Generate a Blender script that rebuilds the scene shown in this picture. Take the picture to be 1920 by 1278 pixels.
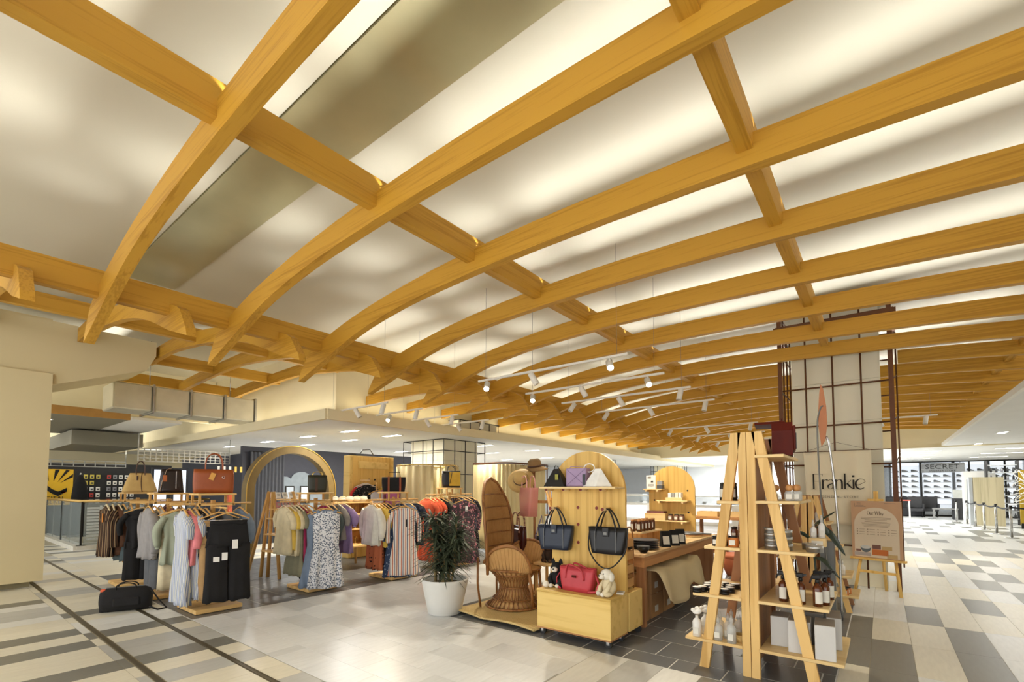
import bpy, math, random
from math import sin, cos, pi, radians, atan2, sqrt, hypot
from mathutils import Vector, Matrix
random.seed(11)
for _o in list(bpy.data.objects):
    bpy.data.objects.remove(_o)
SC = bpy.context.scene
COL = SC.collection

# ------------------------------------------------------------------ camera
cam = bpy.data.cameras.new('camera')
cam.sensor_fit = 'HORIZONTAL'
cam.sensor_width = 36.0
cam.lens = 886.5 / 1920 * 36.0
cam.shift_y = 230 / 1920
cam.clip_start = 0.05
cam.clip_end = 200
camo = bpy.data.objects.new('camera', cam)
COL.objects.link(camo)
camo.location = (0, 0, 1.5)
camo.rotation_euler = (pi / 2 + radians(2.906), 0, radians(38.06))
SC.camera = camo

# ------------------------------------------------------------------ world, exposure
def S(r, g, b):
    f = lambda c: c / 12.92 if c <= .04045 else ((c + .055) / 1.055) ** 2.4
    return (f(r / 255), f(g / 255), f(b / 255), 1)
W = bpy.data.worlds.new('world')
SC.world = W
W.use_nodes = True
W.node_tree.nodes['Background'].inputs[0].default_value = (.98, .99, 1.0, 1)
W.node_tree.nodes['Background'].inputs[1].default_value = 2.3
SC.view_settings.view_transform = 'Standard'
SC.view_settings.look = 'None'
SC.view_settings.gamma = 1
SC.view_settings.use_curve_mapping = False
SC.view_settings.exposure = 0.3
SC.cycles.use_denoising = True
SC.cycles.max_bounces = 7
SC.cycles.diffuse_bounces = 4
SC.cycles.transparent_max_bounces = 12
SC.cycles.sample_clamp_indirect = 4

def area(name, loc, sx, sy, power, rot=(0, 0, 0), color=(1, .95, .86), spread=None):
    l = bpy.data.lights.new(name, 'AREA')
    l.shape = 'RECTANGLE'; l.size = sx; l.size_y = sy; l.energy = power; l.color = color
    if spread: l.spread = spread
    o = bpy.data.objects.new(name, l)
    o.location = loc; o.rotation_euler = rot
    COL.objects.link(o)
    return o

RIBY = [-0.08 + 1.11 * k for k in range(20)]          # vault over the shop
RIB2Y = [0.475 + 1.11 * k for k in range(19)]         # neighbouring vault, half a bay off
LED = 6.3
# LED strips lying along the top of every rib, aimed up at the ceiling and slightly forward
for y in RIBY:
    for x0, x1, z0, z1 in ((-5.4, -3.0, 3.50, 3.80), (-3.0, -0.3, 3.82, 3.81), (-0.3, 1.9, 3.81, 3.70)):
        L = hypot(x1 - x0, z1 - z0)
        area('rib_led', ((x0 + x1) / 2, y + .04, (z0 + z1) / 2 + .03), L, .03, LED * L / 2.5,
             (pi + radians(45), -atan2(z1 - z0, x1 - x0), 0), (.93, .955, 1), radians(54))
for y in RIB2Y:
    if y < 5: segs = ((-13.6, -10.0, 3.86, 4.02), (-10.0, -6.1, 4.02, 3.52))
    else: segs = ((-8.4, -6.1, 3.56, 3.50),)
    if y < 2: segs = ((-10.0, -6.1, 4.02, 3.52),)
    for x0, x1, z0, z1 in segs:
        L = hypot(x1 - x0, z1 - z0)
        area('rib_led', ((x0 + x1) / 2, y + .04, (z0 + z1) / 2 + .03), L, .03, LED * L / 2.5,
             (pi + radians(45), -atan2(z1 - z0, x1 - x0), 0), (.93, .955, 1), radians(54))

# ------------------------------------------------------------------ materials
MC = {}
def nt(name, rough, metal, spec=.4):
    m = bpy.data.materials.new(name)
    m.use_nodes = True
    t = m.node_tree
    b = t.nodes['Principled BSDF']
    b.inputs['Roughness'].default_value = rough
    b.inputs['Metallic'].default_value = metal
    b.inputs['Specular IOR Level'].default_value = spec
    return m, t, b
def N(t, kind, **kw):
    n = t.nodes.new(kind)
    for k, v in kw.items():
        if hasattr(n, k): setattr(n, k, v)
        else: n.inputs[k.replace('_', ' ')].default_value = v
    return n
def coords(t, scale=(1, 1, 1)):
    tc = t.nodes.new('ShaderNodeTexCoord')
    mp = t.nodes.new('ShaderNodeMapping')
    mp.inputs['Scale'].default_value = scale
    t.links.new(tc.outputs['Object'], mp.inputs['Vector'])
    return mp.outputs[0]
def ramp(t, fac, stops, interp='LINEAR'):
    r = t.nodes.new('ShaderNodeValToRGB')
    r.color_ramp.interpolation = interp
    e = r.color_ramp.elements
    while len(e) < len(stops): e.new(.5)
    for q, (p, c) in zip(e, stops):
        q.position = p; q.color = c
    t.links.new(fac, r.inputs[0])
    return r.outputs[0]
def mul(c, k): return (min(1, c[0] * k), min(1, c[1] * k), min(1, c[2] * k), 1)
def rnd_value(t, col, amt):
    """vary brightness per object"""
    oi = t.nodes.new('ShaderNodeObjectInfo')
    mr = N(t, 'ShaderNodeMapRange')
    mr.inputs[3].default_value = 1 - amt; mr.inputs[4].default_value = 1 + amt
    t.links.new(oi.outputs['Random'], mr.inputs[0])
    h = t.nodes.new('ShaderNodeHueSaturation')
    t.links.new(col, h.inputs['Color']); t.links.new(mr.outputs[0], h.inputs['Value'])
    return h.outputs[0]
def bump(t, b, fac, strength=.2, dist=.01):
    n = t.nodes.new('ShaderNodeBump')
    n.inputs['Strength'].default_value = strength; n.inputs['Distance'].default_value = dist
    t.links.new(fac, n.inputs['Height']); t.links.new(n.outputs[0], b.inputs['Normal'])
def plain(name, c, rough=.6, metal=0, var=.08, scale=9, bmp=0, objvar=0, spec=.4):
    if name in MC: return MC[name]
    m, t, b = nt(name, rough, metal, spec)
    no = N(t, 'ShaderNodeTexNoise', Scale=scale, Detail=3.0)
    t.links.new(coords(t), no.inputs['Vector'])
    col = ramp(t, no.outputs[0], [(.25, mul(c, 1 - var)), (.75, mul(c, 1 + var))])
    if objvar: col = rnd_value(t, col, objvar)
    t.links.new(col, b.inputs['Base Color'])
    if bmp: bump(t, b, no.outputs[0], bmp)
    MC[name] = m
    return m
def wood(name, c1, c2, axis='x', rough=.5, fine=26, stretch=.035, knots=0, objvar=.05, bmp=.08, spec=.35):
    if name in MC: return MC[name]
    m, t, b = nt(name, rough, 0, spec)
    sc = [1, 1, 1]; sc['xyz'.index(axis)] = stretch
    v = coords(t, sc)
    n1 = N(t, 'ShaderNodeTexNoise', Scale=fine, Detail=4.0, Distortion=.1)
    n2 = N(t, 'ShaderNodeTexNoise', Scale=fine * .22, Detail=2.0, Distortion=.25)
    t.links.new(v, n1.inputs['Vector']); t.links.new(v, n2.inputs['Vector'])
    mx = t.nodes.new('ShaderNodeMath'); mx.operation = 'ADD'
    t.links.new(n1.outputs[0], mx.inputs[0]); t.links.new(n2.outputs[0], mx.inputs[1])
    col = ramp(t, mx.outputs[0], [(.78, c1), (1.22, c2)])
    if knots:
        vo = N(t, 'ShaderNodeTexVoronoi', Scale=knots)
        sk = [1, 1, 1]; sk['xyz'.index(axis)] = .55
        t.links.new(coords(t, sk), vo.inputs['Vector'])
        kf = ramp(t, vo.outputs['Distance'], [(.03, (1, 1, 1, 1)), (.09, (0, 0, 0, 1))])
        mm = t.nodes.new('ShaderNodeMix'); mm.data_type = 'RGBA'
        t.links.new(kf, mm.inputs['Factor']); t.links.new(col, mm.inputs['A'])
        mm.inputs['B'].default_value = mul(c1, .35)
        col = mm.outputs['Result']
    if objvar: col = rnd_value(t, col, objvar)
    t.links.new(col, b.inputs['Base Color'])
    bump(t, b, n1.outputs[0], bmp, .004)
    MC[name] = m
    return m
def stripes(name, cols, freq=9, axis='x', rough=.85, warp=.12, skew=1.3):
    if name in MC: return MC[name]
    m, t, b = nt(name, rough, 0, .2)
    v = coords(t)
    sx = t.nodes.new('ShaderNodeSeparateXYZ'); t.links.new(v, sx.inputs[0])
    a = t.nodes.new('ShaderNodeMath'); a.operation = 'MULTIPLY'; a.inputs[1].default_value = freq
    if axis == 'x':
        sk = t.nodes.new('ShaderNodeMath'); sk.operation = 'MULTIPLY_ADD'; sk.inputs[1].default_value = skew
        t.links.new(sx.outputs[1], sk.inputs[0]); t.links.new(sx.outputs[0], sk.inputs[2]); t.links.new(sk.outputs[0], a.inputs[0])
    else: t.links.new(sx.outputs['XYZ'.index(axis.upper())], a.inputs[0])
    no = N(t, 'ShaderNodeTexNoise', Scale=3.0); t.links.new(v, no.inputs['Vector'])
    w = t.nodes.new('ShaderNodeMath'); w.operation = 'MULTIPLY_ADD'; w.inputs[1].default_value = warp
    t.links.new(no.outputs[0], w.inputs[0]); t.links.new(a.outputs[0], w.inputs[2])
    f = t.nodes.new('ShaderNodeMath'); f.operation = 'FRACT'; t.links.new(w.outputs[0], f.inputs[0])
    n = len(cols)
    col = ramp(t, f.outputs[0], [(i / n, c) for i, c in enumerate(cols)], 'CONSTANT')
    t.links.new(col, b.inputs['Base Color'])
    MC[name] = m
    return m
def floral(name, base, c1, c2, scale=22, thr=.38, rough=.85):
    if name in MC: return MC[name]
    m, t, b = nt(name, rough, 0, .2)
    v = coords(t)
    vo = N(t, 'ShaderNodeTexVoronoi', Scale=scale); t.links.new(v, vo.inputs['Vector'])
    no = N(t, 'ShaderNodeTexNoise', Scale=scale * 1.6, Detail=2.0); t.links.new(v, no.inputs['Vector'])
    ad = t.nodes.new('ShaderNodeMath'); ad.operation = 'MULTIPLY_ADD'; ad.inputs[1].default_value = .5
    t.links.new(no.outputs[0], ad.inputs[0]); t.links.new(vo.outputs['Distance'], ad.inputs[2])
    c = ramp(t, ad.outputs[0], [(0, c2), (thr + .02, c1), (thr + .17, base)], 'CONSTANT')
    t.links.new(c, b.inputs['Base Color'])
    MC[name] = m
    return m
def dots(name, base, dot, scale=14, r=.28):
    if name in MC: return MC[name]
    m, t, b = nt(name, .85, 0, .2)
    vo = N(t, 'ShaderNodeTexVoronoi', Scale=scale, Randomness=.35); t.links.new(coords(t, (1, .5, 1)), vo.inputs['Vector'])
    c = ramp(t, vo.outputs['Distance'], [(0, dot), (r, base)], 'CONSTANT')
    t.links.new(c, b.inputs['Base Color'])
    MC[name] = m
    return m
def weave(name, c1, c2, scale=60, rough=.7):
    if name in MC: return MC[name]
    m, t, b = nt(name, rough, 0, .25)
    ch = N(t, 'ShaderNodeTexWave', Scale=scale); ch.bands_direction = 'DIAGONAL'
    n = N(t, 'ShaderNodeTexNoise', Scale=12.0, Detail=3.0)
    v = coords(t); t.links.new(v, ch.inputs['Vector']); t.links.new(v, n.inputs['Vector'])
    mx = t.nodes.new('ShaderNodeMath'); mx.operation = 'ADD'
    t.links.new(ch.outputs['Fac'], mx.inputs[0]); t.links.new(n.outputs[0], mx.inputs[1])
    t.links.new(ramp(t, mx.outputs[0], [(.3, c1), (1.3, c2)]), b.inputs['Base Color'])
    bump(t, b, ch.outputs['Fac'], .3, .004)
    MC[name] = m
    return m
def emit(name, c, k):
    if name in MC: return MC[name]
    m, t, b = nt(name, .5, 0)
    b.inputs['Base Color'].default_value = c
    b.inputs['Emission Color'].default_value = c
    b.inputs['Emission Strength'].default_value = k
    MC[name] = m
    return m
def glass(name, c=(1, 1, 1, 1), rough=.02, alpha=.25, ):
    """thin clear sheet: mostly see-through with a reflective skin"""
    if name in MC: return MC[name]
    m, t, b = nt(name, rough, 0, .5)
    b.inputs['Base Color'].default_value = c
    b.inputs['Alpha'].default_value = alpha
    MC[name] = m
    return m

amber = wood('amber_wood', S(172, 124, 34), S(194, 145, 48), 'x', .5, 55)
ambery = wood('amber_wood_long', S(176, 128, 38), S(198, 149, 52), 'y', .5, 55)
pine = wood('pine_z', S(208, 164, 94), S(231, 191, 122), 'z', .5, 24, .04, 2.2)
pinex = wood('pine_x', S(220, 184, 122), S(234, 204, 146), 'x', .5, 24, .04)
pinelong = wood('pine_y', S(220, 186, 126), S(238, 208, 156), 'y', .5, 24, .04)
ply = wood('plywood_x', S(208, 172, 92), S(228, 196, 120), 'x', .5, 14, .06)
plyz = wood('plywood_z', S(198, 155, 76), S(222, 182, 100), 'z', .5, 22, .02)
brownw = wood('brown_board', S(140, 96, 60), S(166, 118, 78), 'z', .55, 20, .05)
brownx = wood('brown_board_x', S(156, 108, 66), S(184, 134, 86), 'x', .55, 20, .05)
browny = wood('brown_board_y', S(166, 116, 70), S(194, 142, 90), 'y', .55, 20, .05)
rackw = wood('rack_wood', S(176, 128, 66), S(206, 160, 94), 'z', .5, 26, .05)
rackx = wood('rack_wood_y', S(204, 160, 92), S(228, 188, 122), 'y', .5, 26, .05)
black = plain('black_metal', S(30, 29, 28), .4, .3)
bronze = plain('brown_metal', S(92, 54, 26), .45, .3)
steel = plain('steel', S(190, 190, 188), .25, .9)
chrome = plain('chrome', S(215, 215, 215), .15, 1)
greymet = plain('grey_metal', S(120, 120, 116), .4, .5)
white = plain('white_paint', S(240, 238, 232), .6, 0, .02)
cream = plain('cream_wall', S(226, 214, 178), .7, 0, .03, 2)
ceilw = plain('ceiling_paint', S(196, 188, 164), .8, 0, .015, 1)
whiteplastic = plain('white_plastic', S(236, 234, 228), .35, 0, .02)
paper = plain('paper', S(238, 236, 230), .8, 0, .03)
cardb = plain('cardboard', S(178, 136, 92), .8, 0, .06)
navyw = plain('navy_wall', S(58, 60, 70), .7, 0, .05)
blackfab = plain('black_fabric', S(26, 25, 26), .9, 0, .2)
blackgl = plain('black_gloss', S(24, 23, 24), .3)

# ------------------------------------------------------------------ mesh builder
class G:
    def __init__(s): s.v = []; s.f = []; s.m = []; s.sm = []
    def add(s, vs, fs, m=0, sm=False, M=None):
        o = len(s.v)
        s.v += [tuple(M @ Vector(p)) for p in vs] if M else [tuple(p) for p in vs]
        for f in fs:
            s.f.append([o + i for i in f]); s.m.append(m); s.sm.append(sm)
        return s
    def box(s, c, d, m=0, rz=0, b=0, M=None):
        x, y, z = d[0] / 2, d[1] / 2, d[2] / 2
        T = Matrix.Translation(c) @ Matrix.Rotation(rz, 4, 'Z')
        if M: T = M @ T
        if not b:
            vs = [(i * x, j * y, k * z) for k in (-1, 1) for j in (-1, 1) for i in (-1, 1)]
            return s.add(vs, [(0, 2, 3, 1), (4, 5, 7, 6), (0, 1, 5, 4), (2, 6, 7, 3), (0, 4, 6, 2), (1, 3, 7, 5)], m, False, T)
        b = min(b, .45 * min(d) )
        vs = []; ix = {}
        for k in (-1, 1):
            for j in (-1, 1):
                for i in (-1, 1):
                    for a in range(3):
                        p = [i * x, j * y, k * z]
                        for q in range(3):
                            if q != a: p[q] -= b * (i, j, k)[q]
                        ix[i, j, k, a] = len(vs); vs.append(tuple(p))
        fs = []
        for a in range(3):
            u, w = (a + 1) % 3, (a + 2) % 3
            for sgn in (-1, 1):
                q = []
                for su, sw in ((-1, -1), (1, -1), (1, 1), (-1, 1)):
                    t = [0, 0, 0]; t[a] = sgn; t[u] = su; t[w] = sw
                    q.append(ix[t[0], t[1], t[2], a])
                fs.append(q if sgn > 0 else q[::-1])
        for a in range(3):        # edges along axis a
            u, w = (a + 1) % 3, (a + 2) % 3
            for su in (-1, 1):
                for sw in (-1, 1):
                    t0 = [0, 0, 0]; t0[a] = -1; t0[u] = su; t0[w] = sw
                    t1 = list(t0); t1[a] = 1
                    q = [ix[(*t0, u)], ix[(*t1, u)], ix[(*t1, w)], ix[(*t0, w)]]
                    fs.append(q if su * sw < 0 else q[::-1])
        for i in (-1, 1):
            for j in (-1, 1):
                for k in (-1, 1):
                    q = [ix[i, j, k, 0], ix[i, j, k, 1], ix[i, j, k, 2]]
                    fs.append(q if i * j * k > 0 else q[::-1])
        return s.add(vs, fs, m, False, T)
    def prism(s, poly, d0, d1, axis='y', m=0, M=None, sm=False):
        """polygon in the plane across 'axis', run from d0 to d1"""
        n = len(poly)
        P = {'y': lambda p, d: (p[0], d, p[1]), 'x': lambda p, d: (d, p[0], p[1]), 'z': lambda p, d: (p[0], p[1], d)}[axis]
        vs = [P(p, d0) for p in poly] + [P(p, d1) for p in poly]
        s.add(vs, [tuple(range(n)), tuple(range(2 * n - 1, n - 1, -1))], m, False, M)
        o = len(s.v) - 2 * n
        for i in range(n):
            j = (i + 1) % n
            s.f.append([o + j, o + i, o + n + i, o + n + j]); s.m.append(m); s.sm.append(sm)
        return s
    def strip(s, top, bot, d0, d1, axis='y', m=0, M=None):
        """a bar with a curved outline: matching lists of upper and lower points"""
        n = len(top)
        P = {'y': lambda p, d: (p[0], d, p[1]), 'x': lambda p, d: (d, p[0], p[1])}[axis]
        vs = [P(p, d0) for p in top] + [P(p, d0) for p in bot] + [P(p, d1) for p in top] + [P(p, d1) for p in bot]
        fs = []
        for i in range(n - 1):
            fs += [(i, i + 1, n + i + 1, n + i), (2 * n + i, 3 * n + i, 3 * n + i + 1, 2 * n + i + 1),
                   (i, 2 * n + i, 2 * n + i + 1, i + 1), (n + i, n + i + 1, 3 * n + i + 1, 3 * n + i)]
        fs += [(0, n, 3 * n, 2 * n), (n - 1, 3 * n - 1, 4 * n - 1, 2 * n - 1)]
        return s.add(vs, fs, m, False, M)
    def tube(s, pts, r, n=8, m=0, closed=False, M=None, flat=1.0):
        pts = [Vector(p) for p in pts]; k = len(pts)
        rs = r if isinstance(r, (list, tuple)) else [r] * k
        vs = []; up = None
        for i, p in enumerate(pts):
            a = pts[(i - 1) % k] if closed or i > 0 else p
            b_ = pts[(i + 1) % k] if closed or i < k - 1 else p
            t = (b_ - a)
            if t.length < 1e-9: t = Vector((0, 0, 1))
            t.normalize()
            if up is None: up = Vector((0, 0, 1)) if abs(t.z) < .9 else Vector((1, 0, 0))
            x = t.cross(up)
            if x.length < 1e-6: x = t.cross(Vector((0, 1, 0)))
            x.normalize(); y = x.cross(t); up = y
            for q in range(n):
                an = 2 * pi * q / n
                vs.append(p + x * cos(an) * rs[i] + y * sin(an) * rs[i] * flat)
        fs = []
        for i in range(k if closed else k - 1):
            for q in range(n):
                a, b_ = i * n + q, i * n + (q + 1) % n
                c, d = ((i + 1) % k) * n + (q + 1) % n, ((i + 1) % k) * n + q
                fs.append((a, b_, c, d))
        s.add(vs, fs, m, True, M)
        if not closed:
            o = len(s.v) - len(vs)
            s.f.append([o + q for q in range(n)][::-1]); s.m.append(m); s.sm.append(False)
            s.f.append([o + (k - 1) * n + q for q in range(n)]); s.m.append(m); s.sm.append(False)
        return s
    def cyl(s, p0, p1, r0, r1=None, n=16, m=0, M=None):
        return s.tube([p0, p1], [r0, r0 if r1 is None else r1], n, m, False, M)
    def lathe(s, prof, n=24, c=(0, 0, 0), m=0, M=None, ex=1.0, ey=1.0):
        vs = []; fs = []; k = len(prof)
        for r, z in prof:
            for q in range(n):
                a = 2 * pi * q / n
                vs.append((c[0] + r * ex * cos(a), c[1] + r * ey * sin(a), c[2] + z))
        for i in range(k - 1):
            for q in range(n):
                fs.append((i * n + q, i * n + (q + 1) % n, (i + 1) * n + (q + 1) % n, (i + 1) * n + q))
        s.add(vs, fs, m, True, M)
        o = len(s.v) - len(vs)
        if prof[0][0] > 1e-4: s.f.append([o + q for q in range(n)][::-1]); s.m.append(m); s.sm.append(False)
        if prof[-1][0] > 1e-4: s.f.append([o + (k - 1) * n + q for q in range(n)]); s.m.append(m); s.sm.append(False)
        return s
    def ell(s, c, r, n=14, k=9, m=0, M=None):
        prof = [(max(1e-5, sin(pi * i / (k - 1))), -cos(pi * i / (k - 1))) for i in range(k)]
        T = Matrix.Translation(c) @ Matrix.Diagonal((r[0], r[1], r[2], 1))
        return s.lathe(prof, n, (0, 0, 0), m, (M @ T) if M else T)
    def rings(s, rings, m=0, sm=True, cap=(True, True), M=None):
        n = len(rings[0]); vs = [p for r in rings for p in r]; fs = []
        for i in range(len(rings) - 1):
            for q in range(n):
                fs.append((i * n + q, i * n + (q + 1) % n, (i + 1) * n + (q + 1) % n, (i + 1) * n + q))
        s.add(vs, fs, m, sm, M)
        o = len(s.v) - len(vs)
        if cap[0]: s.f.append([o + q for q in range(n)][::-1]); s.m.append(m); s.sm.append(False)
        if cap[1]: s.f.append([o + (len(rings) - 1) * n + q for q in range(n)]); s.m.append(m); s.sm.append(False)
        return s
    def sheet(s, nu, nv, fn, m=0, th=0.0, sm=True, M=None):
        vs = [fn(i / nu, j / nv) for j in range(nv + 1) for i in range(nu + 1)]
        fs = [(j * (nu + 1) + i, j * (nu + 1) + i + 1, (j + 1) * (nu + 1) + i + 1, (j + 1) * (nu + 1) + i) for j in range(nv) for i in range(nu)]
        s.add(vs, fs, m, sm, M)
        return s
    def mesh(s, name, mats):
        me = bpy.data.meshes.new(name)
        me.from_pydata(s.v, [], s.f)
        for mm in (mats if isinstance(mats, (list, tuple)) else [mats]): me.materials.append(mm)
        me.polygons.foreach_set('material_index', s.m)
        me.polygons.foreach_set('use_smooth', s.sm)
        me.update()
        return me
    def obj(s, name, mats, parent=None, loc=(0, 0, 0), rz=0, kind=None, solid=0):
        me = s.mesh(name, mats)
        o = bpy.data.objects.new(name, me)
        COL.objects.link(o)
        o.location = loc; o.rotation_euler = (0, 0, rz)
        if parent: o.parent = parent
        if kind: o['kind'] = kind
        if solid:
            md = o.modifiers.new('thick', 'SOLIDIFY'); md.thickness = solid
        return o

def tag(o, label, cat, group=None):
    o['label'] = label; o['category'] = cat
    if group: o['group'] = group
    return o
def thing(name, label, cat, loc=(0, 0, 0), rz=0, group=None):
    o = bpy.data.objects.new(name, None)
    o.empty_display_size = .1
    COL.objects.link(o)
    o.location = loc; o.rotation_euler = (0, 0, rz)
    return tag(o, label, cat, group)
def dup(root, loc, rz=None, label=None, group=None):
    r = root.copy(); COL.objects.link(r); r.location = loc
    if rz is not None: r.rotation_euler = (0, 0, rz)
    if label: r['label'] = label
    if group: r['group'] = group
    for ch in list(root.children):
        c = ch.copy(); COL.objects.link(c); c.parent = r
        for g in list(ch.children):
            d = g.copy(); COL.objects.link(d); d.parent = c
    return r
def struct(name, g, mats, parent=None, loc=(0, 0, 0)):
    o = g.obj(name, mats, parent, loc)
    if not parent: o['kind'] = 'structure'
    return o
def bx(c, d, b=0, rz=0): return G().box(c, d, 0, rz, b)
def text(name, body, size, mat, parent, loc, rot, ext=.003, spacing=1.0, sx=1.0, align='CENTER'):
    cu = bpy.data.curves.new(name, 'FONT')
    cu.body = body; cu.size = size; cu.extrude = ext; cu.align_x = align; cu.align_y = 'CENTER'
    cu.space_character = spacing; cu.resolution_u = 3
    tmp = bpy.data.objects.new(name, cu); COL.objects.link(tmp)
    me = bpy.data.meshes.new_from_object(tmp.evaluated_get(bpy.context.evaluated_depsgraph_get()))
    bpy.data.objects.remove(tmp)
    me.materials.clear(); me.materials.append(mat)
    o = bpy.data.objects.new(name, me); COL.objects.link(o)
    o.location = loc; o.rotation_euler = rot; o.scale = (sx, 1, 1)
    if parent: o.parent = parent
    return o
def smooth_path(pts, per=6, closed=False):
    out = []; n = len(pts); P = [Vector(p) for p in pts]
    rng = range(n if closed else n - 1)
    for i in rng:
        p0 = P[(i - 1) % n] if closed or i > 0 else P[i]
        p1 = P[i]; p2 = P[(i + 1) % n]
        p3 = P[(i + 2) % n] if closed or i + 2 < n else p2
        for q in range(per):
            t = q / per
            out.append(.5 * ((2 * p1) + (p2 - p0) * t + (2 * p0 - 5 * p1 + 4 * p2 - p3) * t * t + (3 * p1 - p0 - 3 * p2 + p3) * t ** 3))
    if not closed: out.append(P[-1])
    return out
ORD = ['first', 'second', 'third', 'fourth', 'fifth', 'sixth', 'seventh', 'eighth', 'ninth', 'tenth', 'eleventh', 'twelfth',
       'thirteenth', 'fourteenth', 'fifteenth', 'sixteenth', 'seventeenth', 'eighteenth', 'nineteenth', 'twentieth',
       'twenty-first', 'twenty-second', 'twenty-third', 'twenty-fourth', 'twenty-fifth', 'twenty-sixth', 'twenty-seventh', 'twenty-eighth', 'twenty-ninth', 'thirtieth']
# ------------------------------------------------------------------ floor
def tilemat(name, c, c2=None):
    if name in MC: return MC[name]
    m, t, b = nt(name, .32, 0, .45)
    n1 = N(t, 'ShaderNodeTexNoise', Scale=5.0, Detail=4.0)
    t.links.new(coords(t, (6, 1, 1)), n1.inputs['Vector'])
    col = ramp(t, n1.outputs[0], [(.3, mul(c, .94)), (.7, mul(c, 1.04))])
    t.links.new(rnd_value(t, col, .035), b.inputs['Base Color'])
    MC[name] = m
    return m
T_CREAM = tilemat('tile_cream', S(230, 225, 207))
T_PALE = tilemat('tile_pale', S(228, 229, 226))
T_LGREY = tilemat('tile_light_grey', S(190, 191, 188))
T_DGREY = tilemat('tile_dark_grey', S(124, 124, 118))
T_SLATE = tilemat('tile_slate', S(98, 100, 103))
T_PATH = [tilemat('tile_path_%d' % i, S(*c)) for i, c in enumerate([(226, 229, 231), (221, 224, 226), (229, 232, 234), (216, 219, 221)])]
GROUT = plain('grout_light', S(176, 174, 166), .8, 0, .03)
GROUTD = plain('grout_white', S(222, 222, 218), .8, 0, .03)
GROUTC = plain('grout_cream', S(168, 160, 138), .8, 0, .03)
TM = {}
def tile(parent, x0, y0, x1, y1, m, gap=.003):
    w, h = x1 - x0 - gap, y1 - y0 - gap
    if w < .02 or h < .02: return
    key = (round(w, 3), round(h, 3), m.name)
    if key not in TM:
        TM[key] = G().box((0, 0, -.006), (w, h, .012)).mesh('tile', m)
    o = bpy.data.objects.new('tile', TM[key]); COL.objects.link(o)
    o.location = ((x0 + x1) / 2, (y0 + y1) / 2, 0); o.parent = parent
def slab(name, x0, y0, x1, y1, m, z=-.002, th=.1):
    return struct(name, G().box(((x0 + x1) / 2, (y0 + y1) / 2, z - th / 2), (x1 - x0, y1 - y0, th)), m)
rnd = random.Random(3)
# striped floor in front of the clothes: long tiles that run away from the camera
XE = -6.25                                             # where the pale path starts
f1 = slab('floor', -30, -3, -2.1, 2.05, GROUTC)
cols = [-6.52 + .305 * k for k in range(-26, 15)]
darkA = {-6.52: T_DGREY, -5.30: T_DGREY}
def pick(r):
    return T_DGREY if r < .22 else T_LGREY if r < .45 else T_PALE if r < .6 else T_CREAM
GA = {0: T_DGREY, 1: T_CREAM, 2: T_LGREY, 3: T_LGREY, 4: T_DGREY, 5: T_CREAM, 6: T_LGREY, 7: T_CREAM, -1: T_PALE, -2: T_PALE, -3: T_CREAM, -4: T_DGREY, -5: T_CREAM, -6: T_CREAM, -7: T_CREAM}
GB = {0: T_CREAM, 1: T_DGREY, 2: T_CREAM, 3: T_CREAM, 4: T_DGREY, 5: T_CREAM, -1: T_DGREY, -2: T_CREAM, -3: T_CREAM, -4: T_PALE, -5: T_LGREY, -6: T_LGREY, -7: T_PALE}
for x in cols:
    k = round((x + 6.52) / .305)
    if x > -2.3: continue
    a = GA.get(k, pick(rnd.random())); b_ = GB.get(k, pick(rnd.random()))
    tile(f1, x, 1.84, x + .305, 2.05, a); tile(f1, x, 1.30, x + .305, 1.79, a)
    tile(f1, x, 1.17, x + .305, 1.24, a)
    tile(f1, x, .22, x + .305, 1.17, b_)
    if k > -6: tile(f1, x, -.75, x + .305, .22, pick(rnd.random()))
for y in (1.27, 1.815):                                # two metal expansion joints sunk across the floor
    o = struct('trim', G().box((-16, y, -.005), (26, .045, .012)).box((-16, y - .016, .002), (26, .006, .004)).box((-16, y + .016, .002), (26, .006, .004)), plain('joint_metal', S(104, 96, 78), .4, .6))
    o.name = 'trim_%d' % (1 if y < 1.5 else 2)
# pale floor beyond, at far left
f2 = slab('floor', -30, 2.05, -10.55, 9, GROUTC)
n = 0
for j, y in enumerate([2.05 + .95 * q for q in range(7)]):
    for k in range(0, 22):
        x = -10.55 - .305 * (k + 1)
        tile(f2, x, y, x + .305, y + .95, pick(rnd.random() * 1.15 + .05))
# slate floor under the clothes
f3 = slab('floor', -10.55, 2.05, XE, 12.5, GROUTD)
for j in range(25):
    y0 = 2.06 + .413 * j
    for k in range(12):
        x0 = XE - .413 * (k + 1) + (.2 if j % 2 else 0)
        x1 = min(x0 + .413, XE); x0 = max(x0, -10.55)
        tile(f3, x0, y0, x1, min(y0 + .413, 12.5), T_SLATE, .011)
# pale path between the two slate areas
f4 = slab('floor', XE, 2.05, -4.3, 16, GROUT)
f5 = slab('floor', -4.3, 2.05, -2.1, 3.96, GROUT)
for (fl, xa, xb, ya, yb) in ((f4, XE, -4.3, 2.06, 16), (f5, -4.3, -2.1, 2.06, 3.96)):
    j = 0; y = ya
    while y < yb - .01:
        x = XE - .6 * ((j * .37) % 1)
        while x < xb:
            tile(fl, max(x, xa), y, min(x + .6, xb), min(y + .31, yb), rnd.choice(T_PATH), .002)
            x += .6
        y += .31; j += 1
# slate floor under the bags and the ladder shelves
f6 = slab('floor', -4.3, 3.96, -.33, 14, GROUTD)
for j in range(25):
    y0 = 3.81 + .413 * j
    for k in range(11):
        x0 = -.63 - .413 * k + (.205 if j % 2 else 0)
        tile(f6, max(x0, -4.3), max(y0, 3.965), min(x0 + .413, -.335), y0 + .413, T_SLATE, .011)
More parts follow.
